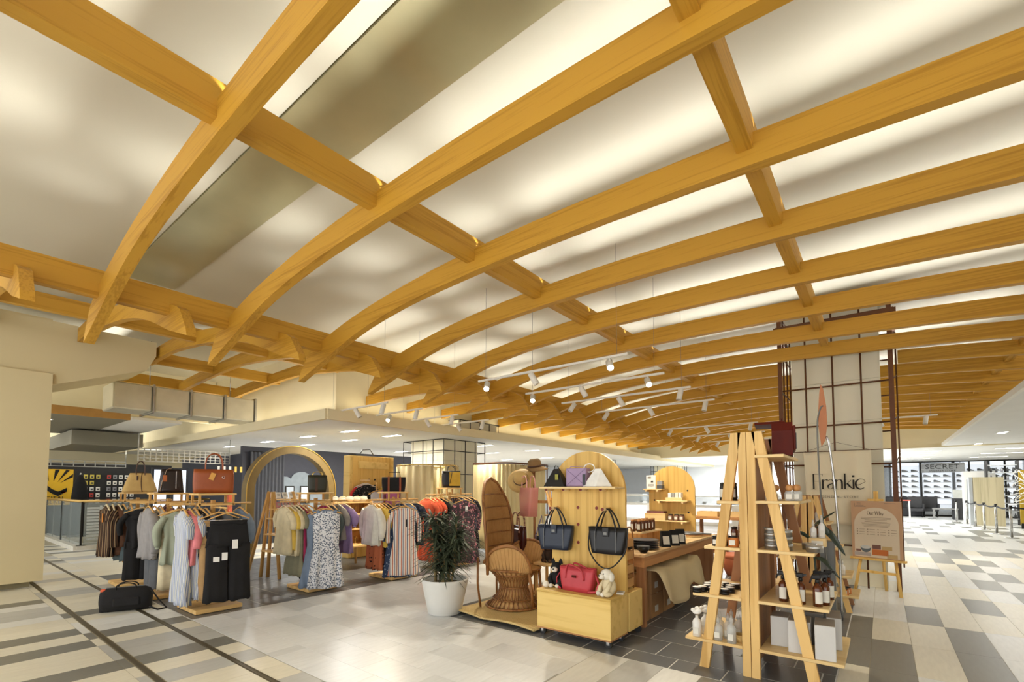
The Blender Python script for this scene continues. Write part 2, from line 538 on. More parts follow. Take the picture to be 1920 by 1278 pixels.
# chequered mall floor
f7 = slab('floor', -2.1, -3, -.33, 3.96, GROUTC)
for k in range(6):
    x = -2.097 + .305 * k
    for q in range(4):
        y = 3.96 - .97 * (q + 1)
        c = (T_PALE, T_DGREY if q == 1 else T_LGREY, T_PALE, T_DGREY, T_CREAM, T_LGREY)[(k + q * 2) % 6] if q or k != 1 else T_LGREY
        tile(f7, x, y, min(x + .305, -.33), y + .97, c)
f8 = slab('floor', -.33, -3, 7.5, 60, GROUTC)
DK = {(-1, 5): 1, (-1, 6): 1, (0, 4): 1, (0, 5): 1, (1, 7): 1, (2, 4): 1, (2, 5): 1, (2, 6): 1, (3, 8): 1, (2, 11): 1, (4, 10): 1, (5, 9): 1, (5, 11): 1, (3, 13): 1, (4, 12): 1, (5, 13): 1, (6, 8): 1}
cnt = 0; rest = [G(), G(), G()]
for q in range(1, 34):
    y = 5.02 + .965 * (q - 5)
    for k in range(-1, 20):
        x = .172 + .305 * (k - 1)
        x0 = max(x, -.33); x1 = x + .305
        if x0 > 7.2: continue
        if q <= 13 and k <= 6: c = T_DGREY if (k, q) in DK else (T_CREAM if rnd.random() < .6 else T_PALE)
        else:
            r = rnd.random(); c = (T_DGREY if r < .5 else T_LGREY) if r < .27 and q < 20 or r < .2 else (T_CREAM if r < .5 else T_PALE)
        if cnt < 298 and (q < 14 or k < 9): tile(f8, x0, y, x1, y + .965, c); cnt += 1
        else:
            i = 0 if c == T_DGREY else 1 if c == T_LGREY else 2
            rest[i].box(((x0 + x1) / 2, y + .4825, -.006), (x1 - x0 - .003, .962, .012))
for g, m in zip(rest, (T_DGREY, T_LGREY, T_PALE)):
    g.obj('distant_tiles', m, f8, kind='stuff')
f9 = slab('floor', -30, 12.5, XE, 60, tilemat('tile_far', S(196, 192, 182)), 0)
f10 = slab('floor', XE, 16, -4.3, 60, MC['tile_far'], 0)
f11 = slab('floor', -4.3, 14, -.33, 60, MC['tile_far'], 0)
f12 = slab('floor', -30, 9, -10.55, 12.5, MC['tile_far'], 0)

# ------------------------------------------------------------------ ceilings
CZ = 4.5
struct('ceiling', G().box((-8, 9, CZ + .05), (26, 28, .1)), ceilw)
duct = plain('brushed_zinc', S(176, 168, 128), .3, .55, .05, 3, .02)
o = struct('trim_3', G().box((-3.2, 2.05, CZ - .012), (10.2, .62, .024)).box((-3.2, 1.66, CZ - .006), (10.2, .14, .012), 1), [duct, ceilw])
# dropped ceiling behind the clothes with a lit cove above it
lowc = plain('low_ceiling', S(232, 232, 230), .75, 0, .02, 2)
DZ = 2.8
o = struct('ceiling', G().box((-17.4, 19.9, DZ + .06), (18.2, 30, .12)), lowc)
o = struct('trim_4', G().box((-8.26, 19.9, DZ + .10), (.08, 30.1, .2)).box((-17.4, 4.85, DZ + .10), (18.3, .08, .2)), cream)
struct('wall_back', G().box((-17.7, 5.38, 3.72), (17.9, .1, 1.56)).box((-8.8, 13.13, 3.72), (.1, 15.4, 1.56)), cream)
area('cove_light', (-8.5, 12.5, DZ + .2), .06, 14, 60, (pi, radians(20), 0), (1, .9, .66))
area('cove_light', (-12.5, 5.1, DZ + .2), 8, .06, 28, (pi + radians(20), 0, 0), (1, .93, .76))
# dropped ceiling over the right-hand aisle
struct('ceiling', G().box((6.2, 15, 3.0), (9, 36, .12)), lowc)
struct('trim_5', G().box((1.67, 15, 2.99), (.06, 36, .1)), white)
struct('ceiling', G().box((-4, 40.5, 2.96), (34, 37, .12)), lowc)
struct('trim_6', G().box((-2.8, 21.95, 3.3), (14, .1, .8)), cream)

# recessed lights
lampm = emit('lamp_panel', S(255, 252, 244), 9)
rimm = plain('lamp_rim', S(226, 224, 218), .5)
def downlight(x, y, z, lx, ly, label, group, power=14, rz=0, real=True):
    t = thing('recessed_light', label, 'light', (x, y, z), rz, group)
    G().box((0, ly / 2 + .012, -.006), (lx + .05, .025, .012)).box((0, -ly / 2 - .012, -.006), (lx + .05, .025, .012)).box((lx / 2 + .012, 0, -.006), (.025, ly, .012)).box((-lx / 2 - .012, 0, -.006), (.025, ly, .012)).obj('frame', rimm, t)
    G().box((0, 0, -.003), (lx, ly, .006)).obj('diffuser', lampm, t)
    if real: area('downlight', (x, y, z - .02), lx, ly, power, (0, 0, rz), (1, .97, .92))
lits = [(x, y) for y in (6.2, 7.4, 10.9, 13.4, 17) for x in (-9.6, -11.4, -13.6, -16.2)]
for i, (x, y) in enumerate(lits):
    downlight(x, y, DZ, .6, .16, 'slim recessed light in the grey ceiling, %s from the vault in the %s row' % (ORD[i % 4], ORD[i // 4]), 'recessed lights over the clothes shop', 45)
for i, y in enumerate([7.2, 9.0, 11.4, 14.0, 17.5, 21.5]):
    downlight(2.5, y, 2.94, .16, .5, 'recessed light in the white aisle ceiling, %s counted from the near end' % ORD[i], 'recessed lights over the right aisle', 16)
for i in range(9):
    y = 24 + 3.0 * (i // 3); x = 1.2 + 2.6 * (i % 3)
    downlight(x, y, 2.9, 1.2, .2, 'long recessed light before the shoe shop, %s from the left in row %s' % (ORD[i % 3], ORD[i // 3]), 'long recessed lights before the shoe shop', 12)
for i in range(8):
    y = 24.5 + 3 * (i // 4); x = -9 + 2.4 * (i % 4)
    area('downlight', (x, y, 2.85), 1.0, .3, 210, (0, 0, 0), (.95, .98, 1))  # bare lamps without fixtures, added to brighten the far pale shop

# ------------------------------------------------------------------ timber vault
TOPP = [(-6.235, 3.04), (-6.06, 3.26), (-5.9, 3.335), (-5.6, 3.435), (-5.25, 3.52), (-4.9, 3.588), (-4.5, 3.65), (-4, 3.71), (-3.5, 3.752), (-3, 3.782), (-2.5, 3.80), (-2, 3.806), (-1.5, 3.80), (-1, 3.79), (-.5, 3.776), (0, 3.76), (.5, 3.74), (1, 3.71), (1.5, 3.672), (2.0, 3.62), (2.8, 3.52)]
BOTP = [(-6.27, 2.955), (-5.97, 3.045), (-5.67, 3.133), (-5.39, 3.225), (-4.95, 3.352), (-4.54, 3.432), (-4.14, 3.487), (-3.8, 3.52), (-3.4, 3.545), (-3, 3.565), (-2.6, 3.578), (-2.2, 3.585), (-1.6, 3.587), (-1, 3.58), (-.5, 3.565), (0, 3.546), (.6, 3.52), (1.1, 3.49), (1.72, 3.44), (2.8, 3.31)]
def interp(P, x):
    for (a, za), (b_, zb) in zip(P, P[1:]):
        if a <= x <= b_: return za + (zb - za) * (x - a) / (b_ - a)
    return P[0][1] if x < P[0][0] else P[-1][1]
def smoothz(P, x):
    return (interp(P, x - .12) + 2 * interp(P, x) + interp(P, x + .12)) / 4 if P[0][0] + .5 < x < P[-1][0] - .2 else interp(P, x)
def ribgeo(xa, xb, mirror, tip):
    """upper and lower outline from xa to xb (shop-vault coordinates)"""
    top = []; bot = []
    if tip:
        top = [(-6.235, 3.04), (-6.06, 3.26), (-5.93, 3.325)]
        bot = [(-6.27, 2.955), (-6.1, 3.006), (-5.93, 3.057)]
        x = -5.75
    else: x = xa
    nseg = 46
    for i in range(nseg + 1):
        q = x + (xb - x) * i / nseg
        top.append((q, smoothz(TOPP, q))); bot.append((q, smoothz(BOTP, q)))
    if mirror:
        up = lambda a: min(.25, max(0, .065 * (a + 5.75)))
        top = [(-11.46 - a, z + up(a)) for a, z in top]; bot = [(-11.46 - a, z + up(a)) for a, z in bot]
        top.reverse(); bot.reverse()
    return top, bot
RT = .085
RMESH = {}
def rib(xa, xb, y, mirror, tip, label, group):
    key = (xa, xb, mirror, tip)
    if key not in RMESH:
        if xb == -2.84:                                    # flatter ribs of the narrow part of the side vault
            bp = [(-8.72, 3.25), (-8.3, 3.285), (-7.8, 3.312), (-7.2, 3.32), (-6.7, 3.302), (-6.2, 3.25), (-5.75, 3.15), (-5.53, 3.06), (-5.36, 3.006), (-5.19, 2.955)]
            tp = [(-8.72, 3.47), (-8.3, 3.505), (-7.8, 3.53), (-7.2, 3.538), (-6.7, 3.525), (-6.2, 3.48), (-5.75, 3.40), (-5.53, 3.325), (-5.40, 3.26), (-5.225, 3.04)]
            t, b_ = tp, bp
        else: t, b_ = ribgeo(xa, xb, mirror, tip)
        RMESH[key] = G().strip(t, b_, 0, RT).mesh('arched_rib', amber)
    o = bpy.data.objects.new('arched_rib', RMESH[key]); COL.objects.link(o)
    o.location = (0, y, 0)
    return tag(o, label, 'rib', group)
for i, y in enumerate(RIBY):
    if i in (9,):
        rib(-6.27, -1.42, y, False, True, 'amber timber rib of the big vault, cut short left of the cream gridded column', 'ribs of the big timber vault')
        rib(.26, 2.8, y, False, False, 'short amber timber rib piece right of the cream gridded column', 'ribs of the big timber vault')
    elif i == 0:
        rib(-6.27, 2.8, y, False, True, 'amber timber rib overhead, nearest of all the big vault', 'ribs of the big timber vault')
    else:
        rib(-6.27, 2.8, y, False, True, 'curved amber timber rib over the shop, %s one seen from the front' % ORD[i - 1], 'ribs of the big timber vault')
for i, y in enumerate(RIB2Y):
    if y < 3.0: xb = -1.38 if y < 2.5 else -.6
    elif y < 5.3: xb = 2.74
    else: xb = -2.84
    rib(-6.27, xb, y, True, True, 'amber timber rib of the side vault on the left, %s one from the front' % ORD[i], 'ribs of the smaller side vault')
def purlin(x, z0, z1, y0, y1, label, w=.1):
    o = G().box((x, (y0 + y1) / 2, (z0 + z1) / 2), (w, y1 - y0, z1 - z0), 0, 0, .003).obj('purlin', ambery)
    tag(o, label, 'beam', 'straight beams across the vault ribs')
purlin(-5.75, 3.28, 3.535, -1.5, 21.4, 'straight amber beam where the two vaults meet, carrying all rib ends')
purlin(-3.05, 3.665, 3.895, -1.5, 21.4, 'straight amber beam crossing the ribs left of the vault crown')
purlin(-.635, 3.672, 3.89, -1.5, 8.6, 'straight amber beam crossing the ribs right of the vault crown')
purlin(1.68, 3.56, 3.78, -1.5, 21.4, 'straight amber beam at the right edge of the big vault')
purlin(-8.45, 3.785, 4.0, -1.5, 5.2, 'amber beam of the side vault, next to the meeting beam')
purlin(-10.9, 3.87, 4.09, -1.5, 5.2, 'amber beam of the side vault, above the metal air duct')
purlin(-12.9, 3.80, 4.02, 2.4, 5.2, 'amber beam at the far left edge of the side vault')

# ------------------------------------------------------------------ walls, columns, bulkheads
colw = plain('column_paint', S(228, 221, 196), .7, 0, .02, 2)
struct('wall_left', G().box((-10.75, .1, 1.68), (1.38, 2.44, 3.16)).box((-10.85, .05, .05), (1.2, 2.3, .1), 1), [plain('pillar_cream', S(208, 193, 152), .7, 0, .02, 2), plain('plinth', S(150, 140, 108), .7)])
G2 = G()
G2.prism([(-1.1, 3.1), (1.33, 3.1), (2.51, 3.56), (2.64, 3.83), (2.64, 4.08), (1.3, 4.1), (-1.1, 4.1)], -11.4, -10.12, 'x')
G2.box((-10.76, .1, 3.68), (1.24, 2.4, .9))
struct('trim_7', G2, plain('pillar_cream', S(208, 193, 152)))
bul = plain('bulkhead', S(128, 124, 108), .6, 0, .03, 2)
# lower ceilings far left
struct('trim_8', G().box((-15.6, .9, 3.08), (4.8, 4.2, .14)).box((-13.19, .9, 3.095), (.03, 4.22, .18), 1), [bul, plain('tan_edge', S(186, 142, 80), .6)])
struct('trim_9', G().box((-17.6, 3.22, 2.78), (3.2, 1.46, .36)), bul)
struct('ceiling', G().box((-14.9, 3.5, 3.05), (3.6, .96, .06)).box((-24.2, 1.5, 2.9), (9.6, 14, .1)), white)
struct('wall_left', G().box((-23, 2, 2.2), (.1, 16, 4.4)), cream)
struct('wall_left', G().box((-14.9, -.2, 3.9), (.1, 11, 1.2)), cream)
area('cove_light', (-13.4, 1.0, 3.2), .06, 3.2, 16, (pi, radians(-15), 0), (1, .95, .8))
area('cove_light', (-19.6, 3.0, 2.6), .3, 4.5, 22, (pi, 0, 0), (1, .95, .8))
for i, (x, y) in enumerate([(-14.4, 1.75), (-15.7, 1.62)]):
    downlight(x, y, 3.01, .12, .3, 'small recessed light under the tan edged bulkhead, %s one' % ('nearer' if i == 0 else 'farther'), 'lights under the bulkhead', 8)
# ------------------------------------------------------------------ columns with grid cages
gridm = plain('grid_iron', S(38, 36, 34), .5, .2)
def column(x0, y0, w, d, top, label, barm, r=.012, panel=colw, cage=.1, hstep=.62, ctop=None, posts=None):
    t = thing('column', label, 'column', (x0, y0, 0))
    np_ = int(round((top) / hstep))
    G().box((w / 2, d / 2, top / 2), (w - .012, d - .012, top), 0).obj('core', panel, t)
    hs = top / np_
    for k in range(np_):                                  # facing panels on the two sides in view
        for q in range(2):
            G().box((w * (q + .5) / 2, -.004, hs * (k + .5)), (w / 2 - .006, .02, hs - .006)).obj('panel', panel, t)
            G().box((w + .004, d * (q + .5) / 2, hs * (k + .5)), (.02, d / 2 - .006, hs - .006)).obj('panel', panel, t)
    ct = ctop or top
    a, b_, c, e = -cage, w + cage, -cage, d + cage
    for q in range(5):                                    # upright bars, each a bar of its own
        f = q / 4
        G().cyl((a + (b_ - a) * f, c, 0), (a + (b_ - a) * f, c, ct), r, n=6).obj('bar', barm, t)
        if 0 < f < 1:
            G().cyl((a, c + (e - c) * f, 0), (a, c + (e - c) * f, ct), r, n=6).obj('bar', barm, t)
        if f > 0: G().cyl((b_, c + (e - c) * f, 0), (b_, c + (e - c) * f, ct), r, n=6).obj('bar', barm, t)
    for k in range(1, int(ct / hstep) + 1):
        z = min(k * hstep, ct)
        G().tube([(a, c, z), (b_, c, z), (b_, e, z), (a, e, z)], r, 6, closed=True).obj('hoop', barm, t)
    G().tube([(a, c, ct), (b_, c, ct), (b_, e, ct), (a, e, ct)], r, 6, closed=True).obj('hoop', barm, t)
    return t
column(-10.45, 8.75, 1.3, 1.3, 2.8, 'cream column behind the clothes with a thin black wire grid around it', gridm, ctop=2.78, cage=.16)
t = thing('ceiling_cage', 'black wire cage on a cream box above the low ceiling edge', 'cage', (-8.72, 8.5, 2.98))
G().box((.15, .8, .12), (.3, 1.5, .24)).obj('box', colw, t)
for q in range(5): G().cyl((.36, .05 + .375 * q, 0), (.36, .05 + .375 * q, .25), .012, n=6).obj('bar', gridm, t)
for z in (.02, .24): G().tube([(0, 0, z), (.36, 0, z), (.36, 1.6, z), (0, 1.6, z)], .012, 6).obj('hoop', gridm, t)
column(-11.3, 19.0, 1.3, 1.3, 2.8, 'far cream gridded column behind the arched bag board', gridm, cage=.16)
column(-10.9, 28.0, 1.3, 1.3, 2.85, 'farthest cream gridded column behind the small arched shelf board', gridm, cage=.16)
# the big column in the shop with a heavier brown cage
t = column(-1.15, 9.06, 1.16, 1.2, 4.45, 'tall cream column with brown steel grid behind the cloth banner', bronze, .014, colw, .14, .62, 4.4)
for x in (-1.29, .15):
    G().box((x, -.14 + 0, 2.2), (.06, .05, 4.4)).obj('post', bronze, t)
for c_ in list(t.children):
    if c_.name.startswith('post'): c_.location = (1.15, 0, 0)
G().box((.58, -.15, 4.12), (1.55, .05, .12)).box((.58, 1.35, 4.12), (1.55, .05, .12)).box((-.2, .6, 4.12), (.05, 1.5, .12)).box((1.36, .6, 4.12), (.05, 1.5, .12)).obj('collar', bronze, t)
G().cyl((1.37, .25, .3), (1.37, .25, 3.9), .012, n=6).obj('bar', bronze, t)
for k in range(6): G().cyl((1.30, -.14, .6 + .62 * k), (1.37, .25, .75 + .62 * k), .008, n=6).obj('stay', bronze, t)

# ------------------------------------------------------------------ hangers and clothes
hangw = wood('hanger_wood', S(196, 146, 78), S(222, 176, 108), 'x', .4, 20, .08)
hangp = plain('hanger_pale', S(228, 212, 176), .4)
hangwh = plain('hanger_white', S(236, 232, 226), .4)
def hanger_mesh(clip=False):
    g = G()
    L = smooth_path([(-.215, 0, -.135), (-.12, 0, -.095), (-.03, 0, -.062), (0, 0, -.058), (.03, 0, -.062), (.12, 0, -.095), (.215, 0, -.135)], 3)
    g.tube(L, [.011 + .003 * (1 - abs(p.x) / .215) for p in L], 6, flat=.7)
    if not clip: g.cyl((-.19, 0, -.145), (.19, 0, -.145), .006, n=6)
    return g
hookg = G().tube([(0, 0, -.058), (0, 0, -.02), (.018, 0, -.008), (.02, 0, .008), (.008, 0, .018), (-.008, 0, .016), (-.016, 0, .006)], .0022, 5)
HM = {}
def hanger(x, y, z, rz, label, m=None, clip=False, group='clothes hangers'):
    m = m or hangw
    key = (m.name, clip)
    if key not in HM: HM[key] = hanger_mesh(clip).mesh('hanger_arms', m)
    if 'hook' not in HM: HM['hook'] = hookg.mesh('hook', steel)
    t = thing('clothes_hanger', label, 'hanger', (x, y, z), rz, group)
    o = bpy.data.objects.new('arms', HM[key]); COL.objects.link(o); o.parent = t
    o = bpy.data.objects.new('hook', HM['hook']); COL.objects.link(o); o.parent = t
    if clip:
        G().cyl((-.2, 0, -.15), (.2, 0, -.15), .003, n=6).box((-.13, 0, -.165), (.02, .016, .04)).box((.13, 0, -.165), (.02, .016, .04)).obj('clip_bar', chrome, t)
    return t
def bodyrings(prof, seed, nf=9, fa=.1, n=40, yb=0.0):
    r = random.Random(seed); ph = r.random() * 6; ph2 = r.random() * 6
    R = []; L = len(prof)
    z0, z1 = prof[0][0], prof[-1][0]
    # refine
    P = []
    for (a, b_) in zip(prof, prof[1:]):
        st = max(1, int(abs(b_[0] - a[0]) / .05))
        for q in range(st): P.append(tuple(a[i] + (b_[i] - a[i]) * q / st for i in range(3)))
    P.append(prof[-1])
    for z, hw, hd in P:
        tt = (z - z0) / (z1 - z0)
        ring = []
        for q in range(n):
            th = 2 * pi * q / n
            k = 1 + fa * tt * sin(nf * th + ph + 1.5 * tt) + .4 * fa * tt * sin((nf + 4) * th + ph2)
            cx, sy = cos(th), sin(th)
            ex = abs(cx) ** .8 * (1 if cx > 0 else -1)
            ring.append((hw * ex * (1 + .04 * tt * sin(3 * th + ph2)), hd * sy * k + fa * .12 * tt * sin(7 * hw * ex * 8 + ph), z + (.012 * sin(nf * th + ph) if tt == 1 else 0)))
        R.append(ring)
    return R
def garment(kind, mats, x, y, z, rz, label, ln=.7, w=.2, seed=1, sleeve=.3, group=None, hm=None, cat=None, dth=.045, extra=True, hanglab=None):
    """clothes hung from a hanger: origin on the rail"""
    m1 = mats if not isinstance(mats, (list, tuple)) else mats[0]
    m2 = m1 if not isinstance(mats, (list, tuple)) else mats[1]
    cat = cat or {'trousers': 'trousers', 'dress': 'dress', 'skirt': 'skirt', 'set': 'outfit', 'sleeveless': 'dress', 'top': 'top', 'shirt': 'shirt'}[kind]
    t = thing({'top': 'blouse', 'set': 'outfit', 'sleeveless': 'dress'}.get(kind, kind), label, cat, (x, y, z), rz, group)
    up = -.105
    g = G()
    if kind in ('top', 'shirt', 'dress', 'set', 'sleeveless'):
        flare = {'top': 1.1, 'shirt': 1.0, 'dress': 1.35, 'set': .95, 'sleeveless': 1.3}[kind]
        low = -ln if kind != 'set' else -.55
        sh = .9 if kind == 'sleeveless' else 1.0
        prof = [(up + .02, .07, .02), (up - .005, .12, dth * .7), (up - .04, w * sh, dth), (up - .2, w * .93, dth * 1.15), (up + low * .45, w * .86, dth * 1.15), (up + low, w * flare, dth * 1.5)]
        g.rings(bodyrings(prof, seed, 8, .22), cap=(False, True))
        g.obj('body', m1, t)
        G().tube([(.075 * cos(a), .028 * sin(a), up + .018) for a in [2 * pi * i / 14 for i in range(14)]], .007, 5, closed=True).obj('neckline', m2, t)
        if kind == 'sleeveless':
            for s in (-1, 1): G().box((s * .115, 0, up + .005), (.05, .07, .035), 0, 0, .01).obj('strap', m2, t)
        if kind in ('top', 'shirt', 'dress', 'set') and sleeve:
            for s in (-1, 1):
                pf = smooth_path([(s * w * .8, 0, up - .045), (s * (w + .045), .01, up - .09 - sleeve * .25), (s * (w + .055), .02, up - .08 - sleeve * .65), (s * (w + .045), .015, up - .08 - sleeve)], 3)
                nn = len(pf)
                G().tube(pf, [.055 + (.02 if kind == 'top' else .004) * sin(pi * i / (nn - 1)) - .01 * (i / (nn - 1)) for i in range(nn)], 12, flat=.75).obj('sleeve', m1, t)
                if kind == 'top':
                    G().tube([(s * (w + .045), .015, up - .08 - sleeve), (s * (w + .043), .015, up - .11 - sleeve)], .036, 10, flat=.8).obj('cuff', m2, t)
    if kind == 'trousers' or kind == 'set':
        t0 = -.165 if kind == 'trousers' else -.56
        if kind == 'trousers':
            G().rings(bodyrings([(t0, w * .82, .03), (t0 - .06, w * .85, .035), (t0 - .3, w, .055)], seed, 6, .06), cap=(True, True)).obj('waist', m1, t)
            G().rings(bodyrings([(t0 + .012, w * .84, .034), (t0 - .035, w * .845, .038)], seed, 6, .0)).obj('waistband', m2, t)
        top = t0 - .27 if kind == 'trousers' else t0
        for s in (-1, 1):
            rr = bodyrings([(top, w * .5, .05), (top - .3, w * .5, .055), (-ln if kind == 'trousers' else -1.12, w * .56, .06)], seed + s, 5, .12, 24)
            rr = [[(p[0] + s * w * .5, p[1], p[2]) for p in r_] for r_ in rr]
            G().rings(rr, cap=(True, True)).obj('leg', m1, t)
    if kind == 'skirt':
        t0 = -.165
        G().rings(bodyrings([(t0, w * .72, .03), (t0 - .1, w * .8, .045), (-ln, w * 1.15, .075)], seed, 10, .25), cap=(True, True)).obj('body', m1, t)
        G().rings(bodyrings([(t0 + .015, w * .73, .033), (t0 - .03, w * .74, .038)], seed, 6, 0)).obj('waistband', m2, t)
    hl = hanglab or ('hanger of the ' + label)
    hl = ' '.join(hl.split()[:16])
    hanger(x, y, z, rz, hl, hm, kind in ('trousers', 'skirt'))
    return t
def rack(x, y, label, rail=1.3, half=.5, plat=True, la=.4, lb=.4, arm=.42):
    """wooden garment rack: base board, post, rail both ways, front arm and a small stand on top"""
    t = thing('garment_rack', label, 'rack', (x, y, 0), 0, 'wooden garment racks')
    G().box((0, 0, .03), (.62, .52, .05), 0, 0, .006).obj('base', rackx, t)
    G().box((0, 0, (rail + .06) / 2 + .03), (.045, .045, rail - .03), 0, 0, .004).obj('post', rackw, t)
    G().cyl((0, -half, rail), (0, half, rail), .014, n=10).obj('rail', rackx, t)
    G().cyl((0, 0, rail - .045), (arm, 0, rail - .045), .012, n=10).obj('front_arm', rackx, t)
    if plat:
        G().box((0, 0, rail + .118), (.3, .44, .024), 0, 0, .004).obj('bag_stand', rackx, t)
        for sx in (-1, 1):
            for sy in (-1, 1):
                G().box((sx * .12, sy * .19, rail + .045), (.024, .024, .125)).obj('stand_leg', rackw, t)
        G().box((-.12, 0, rail - .012), (.024, .42, .02)).box((.12, 0, rail - .012), (.024, .42, .02)).obj('stand_rail', rackx, t)
    return t
C = lambda n, r, g, b: plain(n, S(r, g, b), .88, 0, .1, 14, .05)
f_black = blackfab
f_tan = C('fab_tan', 166, 132, 88); f_pink = C('fab_pink', 222, 132, 136); f_sage = weave('fab_sage', S(140, 146, 124), S(166, 172, 150), 90)
f_grey = C('fab_grey', 146, 142, 140); f_dgrey = C('fab_dark_grey', 92, 94, 98); f_orange = C('fab_orange', 206, 152, 74); f_creamf = C('fab_cream', 222, 208, 172)
f_ivory = C('fab_ivory', 226, 220, 204); f_yellow = C('fab_yellow', 220, 186, 84); f_olive = C('fab_olive', 132, 128, 104); f_mag = C('fab_magenta', 170, 50, 92)
f_coral = C('fab_coral', 222, 96, 62); f_salmon = C('fab_salmon', 206, 140, 112); f_denim = C('fab_denim', 120, 136, 158); f_navy = C('fab_navy', 44, 50, 68)
f_purple = C('fab_purple', 152, 128, 176); f_teal = C('fab_slate', 78, 90, 92); f_sheer = C('fab_sheer', 220, 216, 202); f_choco = C('fab_brown', 92, 60, 40)
f_stripe = stripes('fab_blue_stripe', [S(132, 146, 176), S(206, 208, 214), S(150, 160, 186), S(226, 222, 200)], 22)
f_dstripe = stripes('fab_dark_stripe', [S(40, 32, 30), S(86, 62, 46), S(40, 32, 30), S(150, 124, 92)], 16)
f_rstripe = stripes('fab_rose_stripe', [S(232, 222, 208), S(198, 120, 92), S(236, 228, 214), S(110, 116, 140), S(236, 228, 214)], 15, skew=0)
f_bfloral = floral('fab_black_floral', S(30, 30, 34), S(170, 160, 150), S(70, 66, 66), 34, .30)
f_wfloral = floral('fab_white_floral', S(226, 226, 228), S(140, 148, 160), S(84, 92, 110), 46, .56)
f_nfloral = floral('fab_navy_floral', S(56, 70, 96), S(176, 190, 206), S(36, 44, 64), 24, .36)
f_pfloral = floral('fab_pink_floral', S(74, 62, 66), S(208, 120, 140), S(140, 152, 120), 24, .42)
f_mfloral = floral('fab_mixed_floral', S(64, 66, 80), S(196, 150, 90), S(170, 90, 80), 26, .40)
f_polka = dots('fab_rust_polka', S(172, 98, 66), S(46, 32, 30), 17, .26)

HP = pi / 2
def row(rackname, x, y0, y1, z, items, rz=0.0, grp=None):
    n = len(items); out = []
    for i, it in enumerate(items):
        kind, mat_, lab = it[:3]; kw = it[3] if len(it) > 3 else {}
        y = y0 + (y1 - y0) * (i / max(1, n - 1))
        out.append(garment(kind, mat_, x, y, z, rz + rnd.uniform(-.12, .12), lab, seed=int(1000 * x + 77 * i), group=grp, **kw))
    return out
# rack 1: black trousers in front
R1 = (-6.7, 2.40)
rack(*R1, 'garment rack nearest the gym bag, black trousers on its front arm', half=.46)
row('r1', R1[0], 2.08, 2.32, 1.3, [
    ('dress', f_stripe, 'blue and white striped long dress at the near end of the black trousers rack', dict(ln=1.08, sleeve=0.22)),
    ('shirt', f_pink, 'pink short sleeved blouse between striped dresses on the black trousers rack', dict(ln=.62, sleeve=.34)),
    ('dress', f_stripe, 'second blue striped dress, hung right behind the pink blouse', dict(ln=1.02, sleeve=.2)),
    ('top', f_bfloral, 'black small-flowered blouse beside the pink blouse', dict(ln=.66, sleeve=.4)),
    ('shirt', f_denim, 'light blue denim shirt behind the black flowered blouse', dict(ln=.72, sleeve=.42)),
])
row('r1b', R1[0], 2.52, 2.72, 1.3, [
    ('shirt', f_dgrey, 'dark grey shirt at the far side of the black trousers rack', dict(ln=.6)),
    ('top', f_denim, 'grey blue blouse at the far end of the black trousers rack', dict(ln=.6)),
])
garment('trousers', [f_tan, f_tan], R1[0] + .27, R1[1] - .02, 1.255, HP - .12, 'tan wide trousers hung just behind the black trousers', ln=1.1, w=.2, seed=5)
tr = garment('trousers', [f_black, f_black], R1[0] + .38, R1[1] + .05, 1.255, HP - .25, 'wide black trousers with white price tags on the nearest rack', ln=1.12, w=.235, seed=6)
for (px_, pz, w_, h_) in ((.06, -.44, .06, .11), (-.13, -.61, .065, .06), (-.045, -.58, .06, .09)):
    G().box((px_, -.066, pz), (w_, .003, h_)).obj('price_tag', paper, tr)
# rack 2: sage blouse in front
R2 = (-8.0, 2.30)
rack(*R2, 'garment rack in the middle of the left three, sage blouse on its front arm', half=.44)
row('r2', R2[0], 2.07, 2.2, 1.3, [
    ('top', [f_grey, f_grey], 'mauve grey blouse with long puffed sleeves left of the sage blouse', dict(ln=.66, sleeve=.5)),
    ('trousers', f_dgrey, 'slate grey long trousers under the mauve grey blouse', dict(ln=1.18, w=.19)),
    ('shirt', f_ivory, 'ivory blouse showing at the sage blouse neck', dict(ln=.6)),
])
row('r2b', R2[0], 2.44, 2.66, 1.3, [
    ('shirt', f_tan, 'beige shirt at the far end of the sage blouse rack', dict(ln=.62)),
    ('trousers', f_creamf, 'cream trousers behind the sage blouse', dict(ln=1.15)),
])
garment('top', [f_sage, f_sage], R2[0] + .40, R2[1] + .02, 1.255, HP - .2, 'sage green blouse with tied cuffs facing the path', ln=.68, w=.19, seed=8, sleeve=.36)
garment('trousers', f_creamf, R2[0] + .30, R2[1] + .02, 1.255, HP - .2, 'cream trousers hung below the sage green blouse', ln=1.13, w=.19, seed=9)
